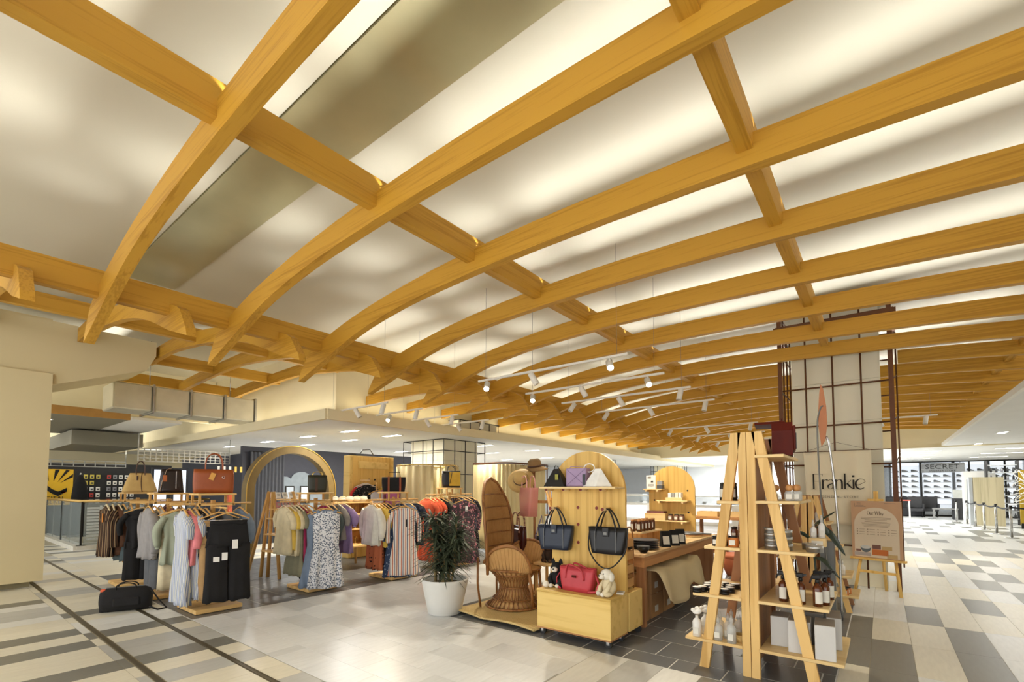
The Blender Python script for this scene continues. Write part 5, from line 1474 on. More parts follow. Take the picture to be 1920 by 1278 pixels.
# ------------------------------------------------------------------ long table with goods
t = thing('long_table', 'long brown wooden display table behind the bag display', 'table', (-2.5, 6.3, 0))
G().box((0, 0, .765), (.92, 2.8, .03), 0, 0, .003).obj('tabletop', wood('table_top', S(184, 150, 104), S(212, 180, 134), 'y', .45, 22, .04), t)
G().box((.44, 0, .695), (.03, 2.76, .11)).obj('apron', browny, t)
G().box((0, -1.36, .695), (.86, .03, .11)).obj('apron', brownx, t)
G().box((.4, -1.33, .325), (.09, .06, .65)).obj('leg', brownw, t)
G().box((-.4, -1.33, .325), (.09, .06, .65)).obj('leg', brownw, t)
G().box((0, 1.34, .325), (.86, .04, .65)).obj('end_panel', brownw, t)
dr = thing('dust_cloth', 'pale cloth draped over the boxes under the long table', 'cloth', (-2.3, 5.95, 0))
clothd = plain('dust_cloth', S(214, 198, 158), .8, 0, .03, 4)
def drape(u, v):
    # u along the table, v from back to front edge then hanging
    y = -.75 + 1.5 * u
    if v < .45: x = -.5 + .78 * v / .45; z = .565 + .015 * sin(u * 14)
    else:
        f = (v - .45) / .55
        x = .28 + .12 * f ** .7 + .035 * sin(u * 17 + 1) * f; z = .565 - (.24 + .17 * abs(sin(u * 4.4 + .3))) * f + .015 * sin(u * 14) * (1 - f)
    return (x, y, z)
G().sheet(40, 18, drape).obj('cloth', clothd, dr, solid=.004)
G().tube([Vector(drape(i / 40, 1)) for i in range(41)], .006, 5).obj('hem', clothd, dr)
for i, (x, y, w_, d_, z, h) in enumerate([(-2.28, 5.13, .3, .26, 0, .3), (-2.28, 5.13, .28, .26, .302, .24), (-2.30, 5.5, .34, .36, 0, .27), (-2.30, 5.5, .34, .36, .272, .27), (-2.3, 5.9, .34, .34, 0, .27), (-2.3, 5.9, .34, .34, .272, .27)]):
    t = thing('carton', ['brown carton at the near end under the table, lower', 'brown carton at the near end under the table, upper', 'brown carton under the cloth, first stack lower', 'brown carton under the cloth, first stack upper', 'brown carton under the cloth, second stack lower', 'brown carton under the cloth, second stack upper'][i], 'box', (x, y, z))
    G().box((0, 0, h / 2), (w_, d_, h), 0, 0, .004).obj('carton', cardb, t)
    G().box((0, 0, h - .001), (w_ * 1.002, .05, .004)).obj('tape', plain('tape', S(206, 184, 140), .4), t)
    G().box((w_ / 2 + .001, -.03, h * .35), (.002, .1, .07)).obj('label', labelm, t)
t = thing('storage_crate', 'black plastic crate under the far half of the long table', 'crate', (-2.3, 6.4, 0))
G().box((0, 0, .14), (.36, .44, .28), 0, 0, .01).obj('tub', blackgl, t); G().box((0, 0, .285), (.38, .46, .02), 0, 0, .005).obj('lid', blackgl, t)
# wicker shelf with baskets on the rear box
t = thing('wicker_rack', 'slim rattan rack with four woven trays beside the arched board', 'rack', (-2.2, 4.64, .452))
for x in (-.11, .11):
    G().tube(smooth_path([(x, -.1, 0), (x, -.1, .45), (x, -.07, .6), (x, 0, .64), (x, .07, .6), (x, .1, .45), (x, .1, 0)], 4), .008, 6).obj('hoop', wick, t)
for z in (.03, .17, .31, .44):
    G().box((0, 0, z), (.22, .2, .01)).box((0, -.1, z + .04), (.22, .01, .08)).box((0, .1, z + .04), (.22, .01, .08)).box((-.11, 0, z + .04), (.01, .2, .08)).box((.11, 0, z + .04), (.01, .2, .08)).obj('tray', wickl, t)
for i, z in enumerate((.036, .176, .316, .446)):
    b_ = thing('product_box', 'brown packet lying in the %s tray of the rattan rack' % ['bottom', 'second lowest', 'third', 'top'][i], 'packet', (-2.2, 4.64, .452 + z))
    G().box((0, 0, .055), (.14, .13, .1), 0, 0, .004).obj('packet', brownw, b_); G().box((0, -.066, .055), (.08, .003, .05)).obj('label', labelm, b_)
# goods on the table top (z .78)
slatep = plain('slate_plate', S(76, 78, 82), .4, 0, .08)
for i in range(5):
    t = thing('plate', 'dark grey plate in the stack at the table front, %s from the bottom' % ORD[i], 'plate', (-2.25, 5.42, .781 + .022 * i), 0, 'dark plates')
    G().lathe([(.001, 0), (.1, 0), (.165, .016), (.17, .02), (.163, .0195), (.1, .006), (.001, .005)], 30).obj('dish', slatep, t)
    G().lathe([(.166, .0165), (.171, .021), (.166, .0205)], 30).obj('rim', slatep, t)
for i, (x, y, r) in enumerate([(-2.12, 5.08, .07), (-2.35, 5.12, .09)]):
    t = thing('bowl', ['small black bowl at the near table corner', 'black bowl behind the small one'][i], 'bowl', (x, y, .781))
    G().lathe([(r * .5, 0), (r * .9, .03), (r, .07), (r * .94, .07), (r * .8, .03), (.001, .012)], 24).obj('bowl', blackgl, t); G().lathe([(r * .96, .068), (r * 1.01, .073), (r * .93, .073)], 24).obj('rim', slatep, t)
for i, (x, y) in enumerate([(-2.12, 5.75), (-2.08, 5.95), (-2.07, 6.14)]):
    t = thing('coffee_pouch', 'black stand-up pouch with white label on the table, %s from the near end' % ORD[i], 'pouch', (x, y, .781), .75, 'black pouches')
    G().prism([(-.05, 0), (.05, 0), (.012, .19), (-.012, .19)][::-1], -.055, .055, 'x').obj('pouch', blackfab, t)
    G().box((0, 0, 0), (.08, .004, .1), 0, 0, 0, Matrix.Translation((0, -.037, .08)) @ Matrix.Rotation(-.2, 4, 'X')).obj('label', labelm, t)
t = thing('riser', 'low wooden riser on the long table carrying syrup bottles', 'riser', (-2.55, 6.0, .781), .0)
G().box((0, 0, .15), (.34, .7, .02), 0, 0, .003).obj('top', pinelong, t)
for y in (-.32, .32): G().box((0, y, .07), (.3, .025, .14)).obj('side', rackw, t)
for i in range(10):
    jar((-2.45 - .09 * (i % 2), 5.76 + .11 * (i // 2), .942), 'small dark bottle with white label on the riser, row %s, number %s' % (ORD[i % 2], ORD[i // 2]), 'small dark bottles on the riser', .03, .15, amberg, cork)
yel = plain('yellow_glaze', S(214, 180, 66), .3)
for i in range(4):
    t = thing('mug', 'yellow mug at the far end of the riser, %s one' % ORD[i], 'mug', (-2.45 - .12 * (i % 2), 6.47 + .13 * (i // 2), .781), .4, 'yellow mugs')
    G().lathe([(.04, 0), (.05, .02), (.052, .09), (.047, .09), (.044, .02), (.001, .015)], 20).obj('cup', yel, t)
    G().tube([(.05, 0, .075), (.085, 0, .07), (.085, 0, .03), (.05, 0, .022)], .007, 6).obj('handle', yel, t)
for i in range(3):
    t = thing('serving_board', 'round wooden board stacked at the far end of the long table, %s from the bottom' % ORD[i], 'board', (-2.3, 7.2, .781 + .019 * i), .2)
    G().lathe([(.001, 0), (.2, 0), (.205, .008), (.2, .017), (.001, .017)], 28).obj('disc', [pinex, browny, slatep][i], t)
    G().box((.25, 0, .0085), (.14, .05, .017), 0, 0, .003).obj('handle', [pinex, browny, slatep][i], t)
t = thing('white_bowl', 'white bowl upside down beside the yellow mugs', 'bowl', (-2.3, 6.75, .781))
G().lathe([(.11, 0), (.1, .05), (.05, .09), (.04, .095), (.001, .095)], 26).obj('bowl', white, t); G().lathe([(.112, 0), (.114, .006), (.108, .008)], 26).obj('rim', white, t)
# second arched board behind the table
t = thing('arched_shelf_board', 'arched wooden board with three peg shelves behind the long table', 'board', (-2.9, 8.2, 0))
bw = .40; zt = 1.87
for k in range(10):
    xa = -bw + 2 * bw * k / 10; xb = xa + 2 * bw / 10 - .001
    poly = [(xa, .12), (xb, .12)] + [(xb + (xa - xb) * i / 4, archtop(xb + (xa - xb) * i / 4, bw, zt, .40)) for i in range(5)]
    G().prism(poly[::-1], 0, .035, 'y').obj('plank', plyz, t)
G().box((0, .04, .06), (.9, .4, .12), 0, 0, .004).obj('foot', ply, t)
for z, xa, xb in ((1.47, -.43, -.1), (1.275, -.2, .33), (.93, -.42, .32)):
    G().box(((xa + xb) / 2, -.09, z), (xb - xa, .2, .018), 0, 0, .003).obj('shelf', pinex, t)
    for x in (xa + .05, xb - .08): G().cyl((x, -.2, z - .025), (x, .02, z - .025), .016, n=8).obj('peg', pinelong, t)
for x, z in ((.28, 1.45), (.29, 1.08), (-.3, 1.28), (.07, 1.27)): G().cyl((x, -.003, z), (x, .001, z), .016, n=10).obj('peg_hole', blackgl, t)
def goods(name, label, cat, x, y, z, parts):
    t = thing(name, label, cat, (x, y, z))
    for nm, c_, d_, m in parts: G().box(c_, d_, 0, 0, .002).obj(nm, m, t)
    return t
goods('printed_card', 'white printed card with drawings at the left of the top peg shelf', 'card', -3.22, 8.1, 1.48, [('card', (0, 0, .12), (.17, .012, .24), paper), ('print', (-.03, -.008, .2), (.06, .003, .03), inkg), ('print', (.02, -.008, .13), (.04, .003, .03), ink), ('print', (.0, -.008, .07), (.1, .003, .04), MC['print_grey'])])
goods('small_tin', 'two stacked dark tins beside the printed card', 'tin', -3.05, 8.1, 1.48, [('lower', (0, 0, .035), (.1, .1, .065), slatep), ('upper', (0, 0, .1), (.09, .09, .055), plain('grey_tin', S(150, 150, 146), .4)), ('lid', (0, 0, .135), (.095, .095, .012), steel)])
goods('card_tray', 'wooden tray with small pale packets on the middle peg shelf', 'tray', -2.8, 8.1, 1.285, [('tray', (0, 0, .025), (.28, .14, .05), pinex), ('packet', (-.08, 0, .08), (.05, .1, .1), paper), ('packet', (-.02, 0, .08), (.05, .1, .09), MC['grey_tin']), ('packet', (.04, 0, .085), (.05, .1, .1), labelm), ('packet', (.1, -.01, .08), (.04, .1, .11), white)])
goods('crate', 'pale wooden crate filled with dark red jars on the lowest peg shelf', 'crate', -3.13, 8.1, .94, [('crate', (0, 0, .06), (.36, .17, .12), pinex), ('contents', (0, 0, .13), (.32, .14, .05), plain('dark_red_goods', S(112, 66, 60), .5, 0, .3, 30))])
for i, x in enumerate((-2.88, -2.78, -2.69)):
    jar((x, 8.1, .94), 'brown preserve jar on the lowest peg shelf, %s from the crate' % ORD[i], 'preserve jars on the lowest peg shelf', .045, .11, plain('brown_jar', S(128, 92, 74), .3), blackgl)
# ------------------------------------------------------------------ display pieces behind the racks
t = thing('ladder_shelf', 'slanting wooden card shelf between the two left rack groups', 'shelf', (-8.15, 3.72, 0))
for (a, b_) in (((-.62, .0, 0), (-.08, .08, 1.43)), ((-.17, .02, 0), (-.06, .08, 1.43)), ((-.05, .08, 0), (.02, .1, 1.43)), ((.32, .1, 0), (.06, .1, 1.43)), ((.1, .62, 0), (.05, .4, 1.43)), ((.5, .62, 0), (.1, .4, 1.43))):
    G().tube([a, b_], [.032, .030], 4).obj('leg', rackw, t)
for k, (z, d) in enumerate([(.45, .5), (.72, .4), (.98, .32), (1.14, .26), (1.3, .2)]):
    G().box((.12, .32, z), (.42, d + .2, .02), 0, .1, .002).obj('shelf', rackx, t)
for i in range(3):
    for k in range(4):
        z = (1.32, 1.16, 1.0)[i]
        c_ = thing('greeting_card', 'small printed card on the slanting card shelf, row %s from the top, card %s' % (ORD[i], ORD[k]), 'card', (-8.06 + .02 * i, 3.86 + .11 * k, z - .008), .15)
        m = [paper, plain('card_pink', S(214, 150, 150), .7), paper][i]
        G().box((.05, 0, .05), (.006, .095, .1), 0, 0, 0, Matrix.Rotation(-.35, 4, 'Y')).obj('card', m, c_)
        G().box((.0545, 0, .055), (.002, .05, .04), 0, 0, 0, Matrix.Rotation(-.35, 4, 'Y')).obj('print', MC['print_grey'], c_)
for i, y in enumerate((3.85, 4.02, 4.2)):
    s_ = thing('shoe', 'dark flat shoe on the lowest board of the card shelf, %s from the front' % ORD[i], 'shoe', (-8.0, y, .461), .2)
    G().ell((0, 0, .025), (.12, .045, .028)).obj('sole', blackgl, s_); G().ell((.05, 0, .04), (.05, .04, .03)).obj('toe', f_dgrey, s_)
t = thing('display_table', 'stepped wooden display table with jewellery between the racks', 'table', (-7.95, 5.15, 0))
for x in (-.3, .3):
    for y in (-.36, .36): G().tube([(x * 1.15, y * 1.12, 0), (x, y, .42)], .028, 4).obj('leg', rackw, t)
G().box((0, 0, .43), (.72, .9, .03), 0, 0, .003).obj('lower_top', rackx, t)
for y in (-.4, .4): G().box((-.05, y, .85), (.4, .03, .84)).obj('side', rackw, t)
for z in (.72, 1.0, 1.22): G().box((-.05, 0, z), (.46, .84, .02), 0, 0, .002).obj('shelf', rackx, t)
G().box((-.24, 0, .86), (.02, .82, .84)).obj('back', pine, t)
sc = C('scarf_white', 226, 218, 200)
for k in range(5):
    o_ = thing('rolled_scarf', 'rolled pale scarf on the top step of the display table, %s from the left' % ORD[k], 'scarf', (-7.92, 4.83 + .15 * k, 1.231), .2 * k)
    G().ell((0, 0, .05), (.1, .06, .05)).obj('roll', sc, o_); G().ell((.02, .01, .085), (.07, .04, .03)).obj('fold', f_creamf if k % 2 else sc, o_)
gold = plain('gold', S(206, 176, 96), .3, .8)
for i in range(4):
    for k in range(3):
        z = (1.01, .73, .446)[k]; y = 4.85 + .19 * i
        o_ = thing('jewellery_stand', 'small gold jewellery stand on the display table, step %s from the top, number %s' % (ORD[k + 1], ORD[i]), 'stand', (-7.84, y, z), 0, 'jewellery stands')
        G().cyl((0, 0, 0), (0, 0, .14), .006, n=6).obj('pole', gold, o_); G().cyl((-.05, 0, .13), (.05, 0, .13), .005, n=6).obj('arm', gold, o_)
        G().cyl((0, 0, 0), (0, 0, .012), .04, n=14).obj('foot', pinex, o_)
# pegboard with clothes
t = thing('peg_board', 'tall yellowish wooden board with pegs and hanging clothes', 'board', (-9.0, 6.42, 0))
G().box((-.12, 0, 1.1), (.24, 1.16, 2.2), 0, 0, .006).obj('cabinet', ply, t)
for k in range(8): G().box((.006, -.51 + 1.02 * (k + .5) / 8, 1.1), (.016, 1.02 / 8 - .002, 2.18)).obj('plank', plyz, t)
G().box((.025, .02, 2.0), (.03, .8, .16), 0, 0, .003).obj('sign_rail', ply, t)
for y, z in ((-.1, 1.68), (.05, 1.68), (-.1, 1.55), (.05, 1.55)): G().cyl((.012, y, z), (.018, y, z), .022, n=10).obj('peg_hole', blackgl, t)
for y in (-.32, .36): G().cyl((0, y, 1.66), (.34, y, 1.66), .016, n=8).obj('peg', pinelong, t)
G().box((-.1, -.45, 2.22), (.1, .1, .04)).tube([(-.1, -.3, 2.2), (-.1, -.2, 2.34), (-.1, 0, 2.36), (-.1, .1, 2.22)], .012, 6).obj('cable', black, t)
for i, (y, m, l) in enumerate([(-.32, f_bfloral, 'dark flowered kimono on the left peg of the tall board'), (.36, C('fab_violet', 190, 110, 170), 'violet pink blouse on the right peg of the tall board')]):
    garment('top', [m, m], -9.0 + .26, 6.42 + y, 1.642, HP - .2, l, ln=.55, w=.2, seed=60 + i, sleeve=.3, hm=hangwh)
for i, (y, m, l) in enumerate([(-.32, C('fab_bright_red', 190, 50, 50), 'bright red dress behind the dark kimono on the tall board'), (.36, f_yellow, 'yellow dress behind the violet blouse on the tall board')]):
    garment('dress', [m, m], -9.0 + .14, 6.42 + y, 1.642, HP - .15, l, ln=.95, w=.2, seed=64 + i, sleeve=.2, hm=hangwh)
garment('dress', [plain('fab_silver', S(206, 206, 212), .6, 0, .1), f_grey], -8.55, 6.22, 1.5, HP, 'silver grey striped dress in front of the tall board', ln=1.0, w=.16, seed=70, sleeve=0)
t = thing('valet_stand', 'thin wooden stand holding the silver grey dress', 'stand', (-8.55, 6.22, 0))
G().cyl((-.03, 0, 0), (-.03, 0, 1.62), .012, n=8).obj('pole', rackw, t); G().cyl((-.03, 0, 0), (-.03, 0, .02), .16, n=18).obj('foot', rackx, t); G().cyl((-.03, 0, 1.6), (0, 0, 1.508), .007, n=6).obj('arm', rackw, t)
# fitting booths with curtains
curt = plain('curtain', S(222, 206, 158), .85, 0, .03, 3)
def curtain(t, pts, ztop, zbot, seed):
    P = smooth_path([(x, y, 0) for x, y in pts], 8); n = len(P)
    def fn(u, v):
        f = u * (n - 1); i = min(int(f), n - 2); p = P[i] + (P[i + 1] - P[i]) * (f - i)
        tn = (P[i + 1] - P[i]).normalized(); nn = Vector((-tn.y, tn.x, 0))
        L = sum((P[k + 1] - P[k]).length for k in range(n - 1))
        p = p + nn * .035 * sin(u * L * 34 + seed) * (.6 + .4 * v)
        return (p.x, p.y, ztop + (zbot - ztop) * v)
    G().sheet(n * 6, 6, fn).obj('curtain', curt, t, solid=.004)
t = thing('fitting_booth', 'round fitting booth with cream curtains behind the plant rack', 'booth', (-8.6, 7.7, 0))
ringp = [(.72 * cos(a), .72 * sin(a), 2.02) for a in [2 * pi * i / 40 for i in range(40)]]
G().tube(ringp, .016, 7, closed=True).obj('rail', gold, t)
A = lambda a: (.72 * cos(a), .72 * sin(a))
curtain(t, [A(q) for q in (-2.4, -1.9, -1.4, -.95, -.55)], 2.0, .06, 1)
curtain(t, [A(q) for q in (-.15, .2, .5, .8)], 2.0, .06, 2)
curtain(t, [A(q) for q in (1.2, 1.8, 2.4, 3.0, 3.5)], 2.0, .06, 2)
for k in range(22):
    a = -2.4 + 3.2 * k / 21
    G().tube([(.72 * cos(a) + .02 * cos(b_) * cos(a), .72 * sin(a) + .02 * cos(b_) * sin(a), 2.02 - .008 + .022 * sin(b_)) for b_ in [2 * pi * i / 10 for i in range(10)]], .003, 4, closed=True).obj('curtain_ring', bronze, t)
for q in (-2.6, -.35, 1.0): G().cyl((.74 * cos(q), .74 * sin(q), 0), (.74 * cos(q), .74 * sin(q), 2.02), .014, n=8).obj('post', gold, t)
t = thing('fitting_booth', 'fitting booth with cream curtain right behind the peacock chair', 'booth', (-7.3, 9.3, 0))
G().tube([(-.5, -.85, 2.08), (.3, -.85, 2.08), (.5, -.6, 2.08), (.5, .85, 2.08), (-.5, .85, 2.08)], .02, 7, closed=True).obj('rail', bronze, t)
curtain(t, [(-.5, -.85), (-.1, -.86), (.3, -.85), (.46, -.72), (.5, -.4), (.5, .2), (.5, .75)], 2.05, .06, 3)
for k in range(9): G().tube([(.5 + .025 * cos(b_), -.5 + .17 * k, 2.06 + .03 * sin(b_)) for b_ in [2 * pi * i / 10 for i in range(10)]], .005, 4, closed=True).obj('curtain_ring', bronze, t)
for x, y in ((-.5, -.85), (.5, .85), (-.5, .85)): G().cyl((x, y, 0), (x, y, 2.08), .016, n=8).obj('post', bronze, t)
# ring portal and dark shop behind
t = thing('ring_portal', 'large bronze ring shaped portal standing before the dark shop wall', 'portal', (-10.6, 5.4, 0))
zc = 1.42; R_ = 1.03
brz = plain('bronze_leaf', S(120, 102, 64), .45, .4, .1, 6)
a0, a1 = -.5, pi + .5
outer = [(R_ * cos(a0 + (a1 - a0) * i / 60), zc + R_ * sin(a0 + (a1 - a0) * i / 60)) for i in range(61)]
inner = [((R_ - .17) * cos(a0 + (a1 - a0) * i / 60), zc + (R_ - .17) * sin(a0 + (a1 - a0) * i / 60)) for i in range(61)]
outer = [(R_ * .99, 0)] + [(R_, zc * .5)] + [(R_ * cos(pi * i / 50), zc + R_ * sin(pi * i / 50)) for i in range(51)] + [(-R_, zc * .5), (-R_ * .99, 0)]
inner = [(R_ * .82, 0)] + [(R_ * .83, zc * .5)] + [(R_ * .83 * cos(pi * i / 50), zc + R_ * .83 * sin(pi * i / 50)) for i in range(51)] + [(-R_ * .83, zc * .5), (-R_ * .82, 0)]
G().strip(outer, inner, -.11, .11, 'x').obj('ring', brz, t)
G().strip([(a, b_ * 1.0) for a, b_ in outer], [(a * .985, zc + (b_ - zc) * .985 if b_ > zc else b_) for a, b_ in outer], .11, .125, 'x').obj('outer_trim', gold, t)
struct('wall_back', G().box((-13.3, 8.5, 1.3), (.12, 6.2, 2.6)), navyw)
struct('wall_back', G().box((-15.5, 5.45, 1.2), (4.3, .1, 2.4)), navyw)
t = thing('cloud_panel', 'grey blue cloud shaped wall panel seen through the bronze ring', 'panel', (-13.22, 7.0, 0))
cl = [(-.75, .6), (.85, .6)] + [(.85, 1.45)] + [(.55 + .3 * cos(a), 1.58 + .26 * sin(a)) for a in [.1 + .4 * i for i in range(6)]] + [(.0 + .32 * cos(a), 1.7 + .26 * sin(a)) for a in [.4 + .45 * i for i in range(6)]] + [(-.5 + .28 * cos(a), 1.58 + .24 * sin(a)) for a in [.8 + .45 * i for i in range(6)]]
G().prism([(a * 1.0, b_) for a, b_ in cl], 0, .03, 'x').obj('panel', plain('cloud_blue', S(124, 134, 142), .7), t)
for y, w_, m in ((-.35, .26, plain('screen_blue', S(168, 178, 190), .4)), (.1, .3, white)):
    G().box((.05, y, 1.3), (.03, w_, .5), 0, 0, .004).obj('frame', blackgl, t); G().box((.067, y, 1.3), (.006, w_ - .06, .44)).obj('poster', m, t)
t = thing('wall_lettering', 'white capital letters and a yellow star on the dark shop wall', 'lettering', (-13.23, 9.0, 0))
text('letter', 'T', .62, white, t, (.01, -.38, 1.72), (HP, 0, HP), .02); text('letter', 'H', .62, white, t, (.01, .12, 1.72), (HP, 0, HP), .02)
text('letter', 'E', .62, white, t, (.01, .62, 1.72), (HP, 0, HP), .02)
st_ = [(.11 * (1 if i % 2 == 0 else .45) * sin(2 * pi * i / 10), .11 * (1 if i % 2 == 0 else .45) * cos(2 * pi * i / 10)) for i in range(10)]
G().prism([(-.38 + a, 2.24 + b_) for a, b_ in st_], 0, .02, 'x').obj('star', gold, t); G().box((.01, .12, 2.16), (.02, .3, .03)).obj('dash', gold, t)
t = thing('curtain_wall', 'dark grey pleated drape inside the bronze ring', 'curtain', (-13.1, 5.5, 0))
G().sheet(60, 4, lambda u, v: (.03 * sin(u * 60), .05 + .9 * u, 2.45 * v)).obj('drape', plain('drape_grey', S(74, 76, 82), .9), t)
G().cyl((0, 0, 2.46), (0, 1, 2.46), .015, n=8).obj('rod', black, t)
# white shop windows and roller grille at the left
t = thing('shop_window', 'pair of bright white display panes in dark frames behind the left racks', 'window display', (-14.2, 4.0, 0))
for y in (-.12, .3):
    G().box((0, y, 1.0), (.05, .36, 2.0), 0, 0, .004).obj('frame', plain('frame_dark', S(40, 44, 54), .5), t)
    G().box((.028, y, 1.35), (.006, .26, 1.2)).obj('pane', emit('lit_white', S(206, 214, 226), .85), t)
gm = plain('grille_metal', S(186, 186, 180), .4, .5)
def grille(label, x, y0, y1, z0, z1, n, rows):
    t = thing('roller_grille', label, 'grille', (x, 0, 0))
    for k in range(rows): G().box((0, (y0 + y1) / 2, z0 + (z1 - z0) * k / (rows - 1)), (.02, y1 - y0, .022)).obj('slat', gm, t)
    for k in range(n):
        y = y0 + (y1 - y0) * k / (n - 1)
        if k in (0, n - 1): G().cyl((0, y, z1), (0, y, 2.86 if x < -19 else 2.8), .012, n=6).obj('hanger', gm, t)
        G().box((0, y, (z0 + z1) / 2), (.024, .022, z1 - z0)).obj('link', gm, t)
grille('half lowered metal roller grille above the left racks', -13.9, 3.35, 5.35, 2.14, 2.44, 18, 5)
grille('raised roller grille over the yellow sign shop', -19.6, 1.6, 4.4, 2.16, 2.34, 12, 3)
t = thing('upright_sign', 'thin orange upright beside the brown handbag', 'post', (-12.9, 5.0, 0))
G().box((0, 0, .95), (.08, .1, 1.9), 0, 0, .005).obj('post', plain('orange_post', S(190, 84, 44), .5), t); G().box((0, 0, .02), (.3, .3, .04)).obj('foot', plain('orange_post', S(190, 84, 44), .5), t)
for k in range(5): G().box((0, -.28 + .13 * k, 1.96), (.02, .05, .14)).obj('sign_stroke', gold if k > 2 else white, t)
# shop with yellow sign, far left
struct('wall_left', G().box((-20.4, 3.3, 1.15), (.1, 5.2, 2.3)), plain('dark_wall', S(44, 44, 46), .7))
t = thing('yellow_sign', 'yellow wall sign with black rays and a zigzag mark, far left', 'sign', (-20.33, 2.75, 0))
yl = plain('sign_yellow', S(222, 176, 40), .6, 0, .03)
G().box((0, 0, 1.52), (.03, 1.0, 1.12)).obj('board', yl, t)
for a in (-64, -40, -15, 12, 38, 62):
    a = radians(a); c0 = (0, 1.58)
    p = [(sin(a) * .22, 1.6 + cos(a) * .1), (sin(a - .09) * .60, min(2.07, 1.6 + cos(a - .09) * .62)), (sin(a + .09) * .60, min(2.07, 1.6 + cos(a + .09) * .62))]
    p = [(max(-.49, min(.49, y)), z) for y, z in p]
    G().prism(p[::-1], .016, .022, 'x').obj('ray', blackgl, t)
G().strip([(-.36, 1.44), (-.14, 1.62), (.02, 1.46), (.16, 1.38), (.36, 1.50)], [(-.36, 1.32), (-.14, 1.46), (.02, 1.32), (.16, 1.24), (.36, 1.38)], .016, .03, 'x').obj('zigzag_mark', blackgl, t)
G().box((.02, -.24, 1.30), (.02, .14, .04)).box((.02, .28, 1.36), (.02, .1, .05)).obj('red_accent', plain('sign_red', S(190, 60, 30), .6), t)
text('lettering', 'DIGITAL', .15, blackgl, t, (.02, .02, 1.18), (HP, 0, HP), .006, 1.1); text('lettering', 'WALKER', .15, blackgl, t, (.02, .02, 1.05), (HP, 0, HP), .006, 1.1)
prc = random.Random(9)
cols_ = [plain('pack_yellow', S(206, 190, 90), .6), white, white, plain('pack_red', S(190, 70, 64), .6), plain('pack_grey', S(150, 150, 156), .6)]
n_ = 0
for r_ in range(5):
    for k in range(8):
        y = 3.55 + .155 * k + (.12 if k > 2 else 0); z = 1.86 - .2 * r_
        if k == 2 and r_ == 1: continue
        o_ = thing('gadget_pack', 'small packaged gadget on the dark wall far left, row %s from the top, pack %s' % (ORD[r_], ORD[k]), 'package', (-20.33, y, z), 0, 'gadget packs on the dark wall')
        m = cols_[0] if k < 3 and r_ < 2 else cols_[prc.choice([1, 1, 2, 3, 4])]
        G().box((.02, 0, 0), (.03, .10, .13), 0, 0, .003).obj('pack', m, o_); G().box((.037, 0, -.01), (.004, .05, .05)).obj('print', plain('pack_print', S(70, 70, 74), .6), o_)
t = thing('person_standing', 'person in black clothes seen from behind in the far left shop', 'person', (-19.3, 3.15, 0))
R = [[(w_ * cos(a), d_ * sin(a), z) for a in [2 * pi * i / 16 for i in range(16)]] for z, w_, d_ in ((0.02, .13, .1), (.5, .14, .1), (.85, .17, .12), (1.1, .15, .11), (1.4, .2, .11), (1.48, .12, .08), (1.55, .05, .05), (1.6, .07, .08), (1.72, .075, .09), (1.79, .03, .04))]
bpy.data.objects.remove(t)
t = thing('coat_display', 'black garment shape standing in the far left shop', 'display', (-19.6, 3.3, 0))
G().rings([[(w_ * cos(a), w_ * sin(a), z) for a in [2 * pi * i / 16 for i in range(16)]] for z, w_ in ((0, .26), (.6, .25), (1.2, .2), (1.6, .16), (1.85, .07), (1.9, .03))]).obj('coat', f_black, t)
G().cyl((0, 0, 1.88), (0, 0, 1.96), .02, n=8).obj('neck', steel, t)
# glass balustrade
t = thing('glass_balustrade', 'glass balustrade with brass handrail around the void, far left', 'balustrade', (0, 0, 0))
clear = glass('balustrade_glass', S(196, 206, 204), .03, .28)
kerb = plain('kerb', S(206, 202, 190), .6)
G().box((-15.35, 4.3, .05), (.25, 3.5, .1)).box((-19, 2.62, .05), (7.5, .25, .1)).obj('kerb', kerb, t)
for k in range(3): G().box((-15.35, 2.68 + .86 * k + .43, .62), (.016, .85, 1.04)).obj('pane', clear, t)
for k in range(6): G().box((-15.9 - 1.15 * k, 2.62, .62), (1.13, .016, 1.04)).obj('pane', clear, t)
G().tube([(-22.5, 2.62, 1.17), (-15.35, 2.62, 1.17), (-15.35, 6.0, 1.17)], .035, 8).obj('handrail', plain('brass', S(196, 160, 92), .35, .5), t)
for p in ((-15.35, 2.64), (-15.35, 4.4), (-17.6, 2.62), (-19.9, 2.62)): G().box((p[0], p[1], .62), (.035, .035, 1.06)).obj('post', black, t)
t = thing('louvre_screen', 'white slatted screen behind the glass balustrade', 'screen', (-17.4, 4.6, 0))
for k in range(11): G().box((0, 0, .08 + .085 * k), (.03, 3.0, .055)).obj('slat', white, t)
for y in (-1.2, -.3, .6, 1.4): G().box((-.03, y, .5), (.03, .05, 1.0)).obj('stile', white, t)
# shiny air duct hung at the left
t = thing('air_duct', 'foil wrapped air conditioning duct hung under the side vault', 'duct', (-11.55, 3.55, 2.98))
foil = plain('foil', S(216, 210, 188), .3, .4, .12, 3, .3)
for k in range(4): G().box((-.1, -.95 + .64 * k, .27), (.8, .6, .5), 0, 0, .02).obj('section', foil, t)
for k in range(4): G().box((-.1, -.63 + .64 * k, .27), (.86, .035, .56)).obj('flange', steel, t)
G().cyl((-.1, -.6, .5), (-.1, -.6, 1.5), .008, n=6).obj('hanger_rod', steel, t)
G().cyl((-.1, .9, .5), (-.1, .9, 1.5), .008, n=6).obj('hanger_rod', steel, t)

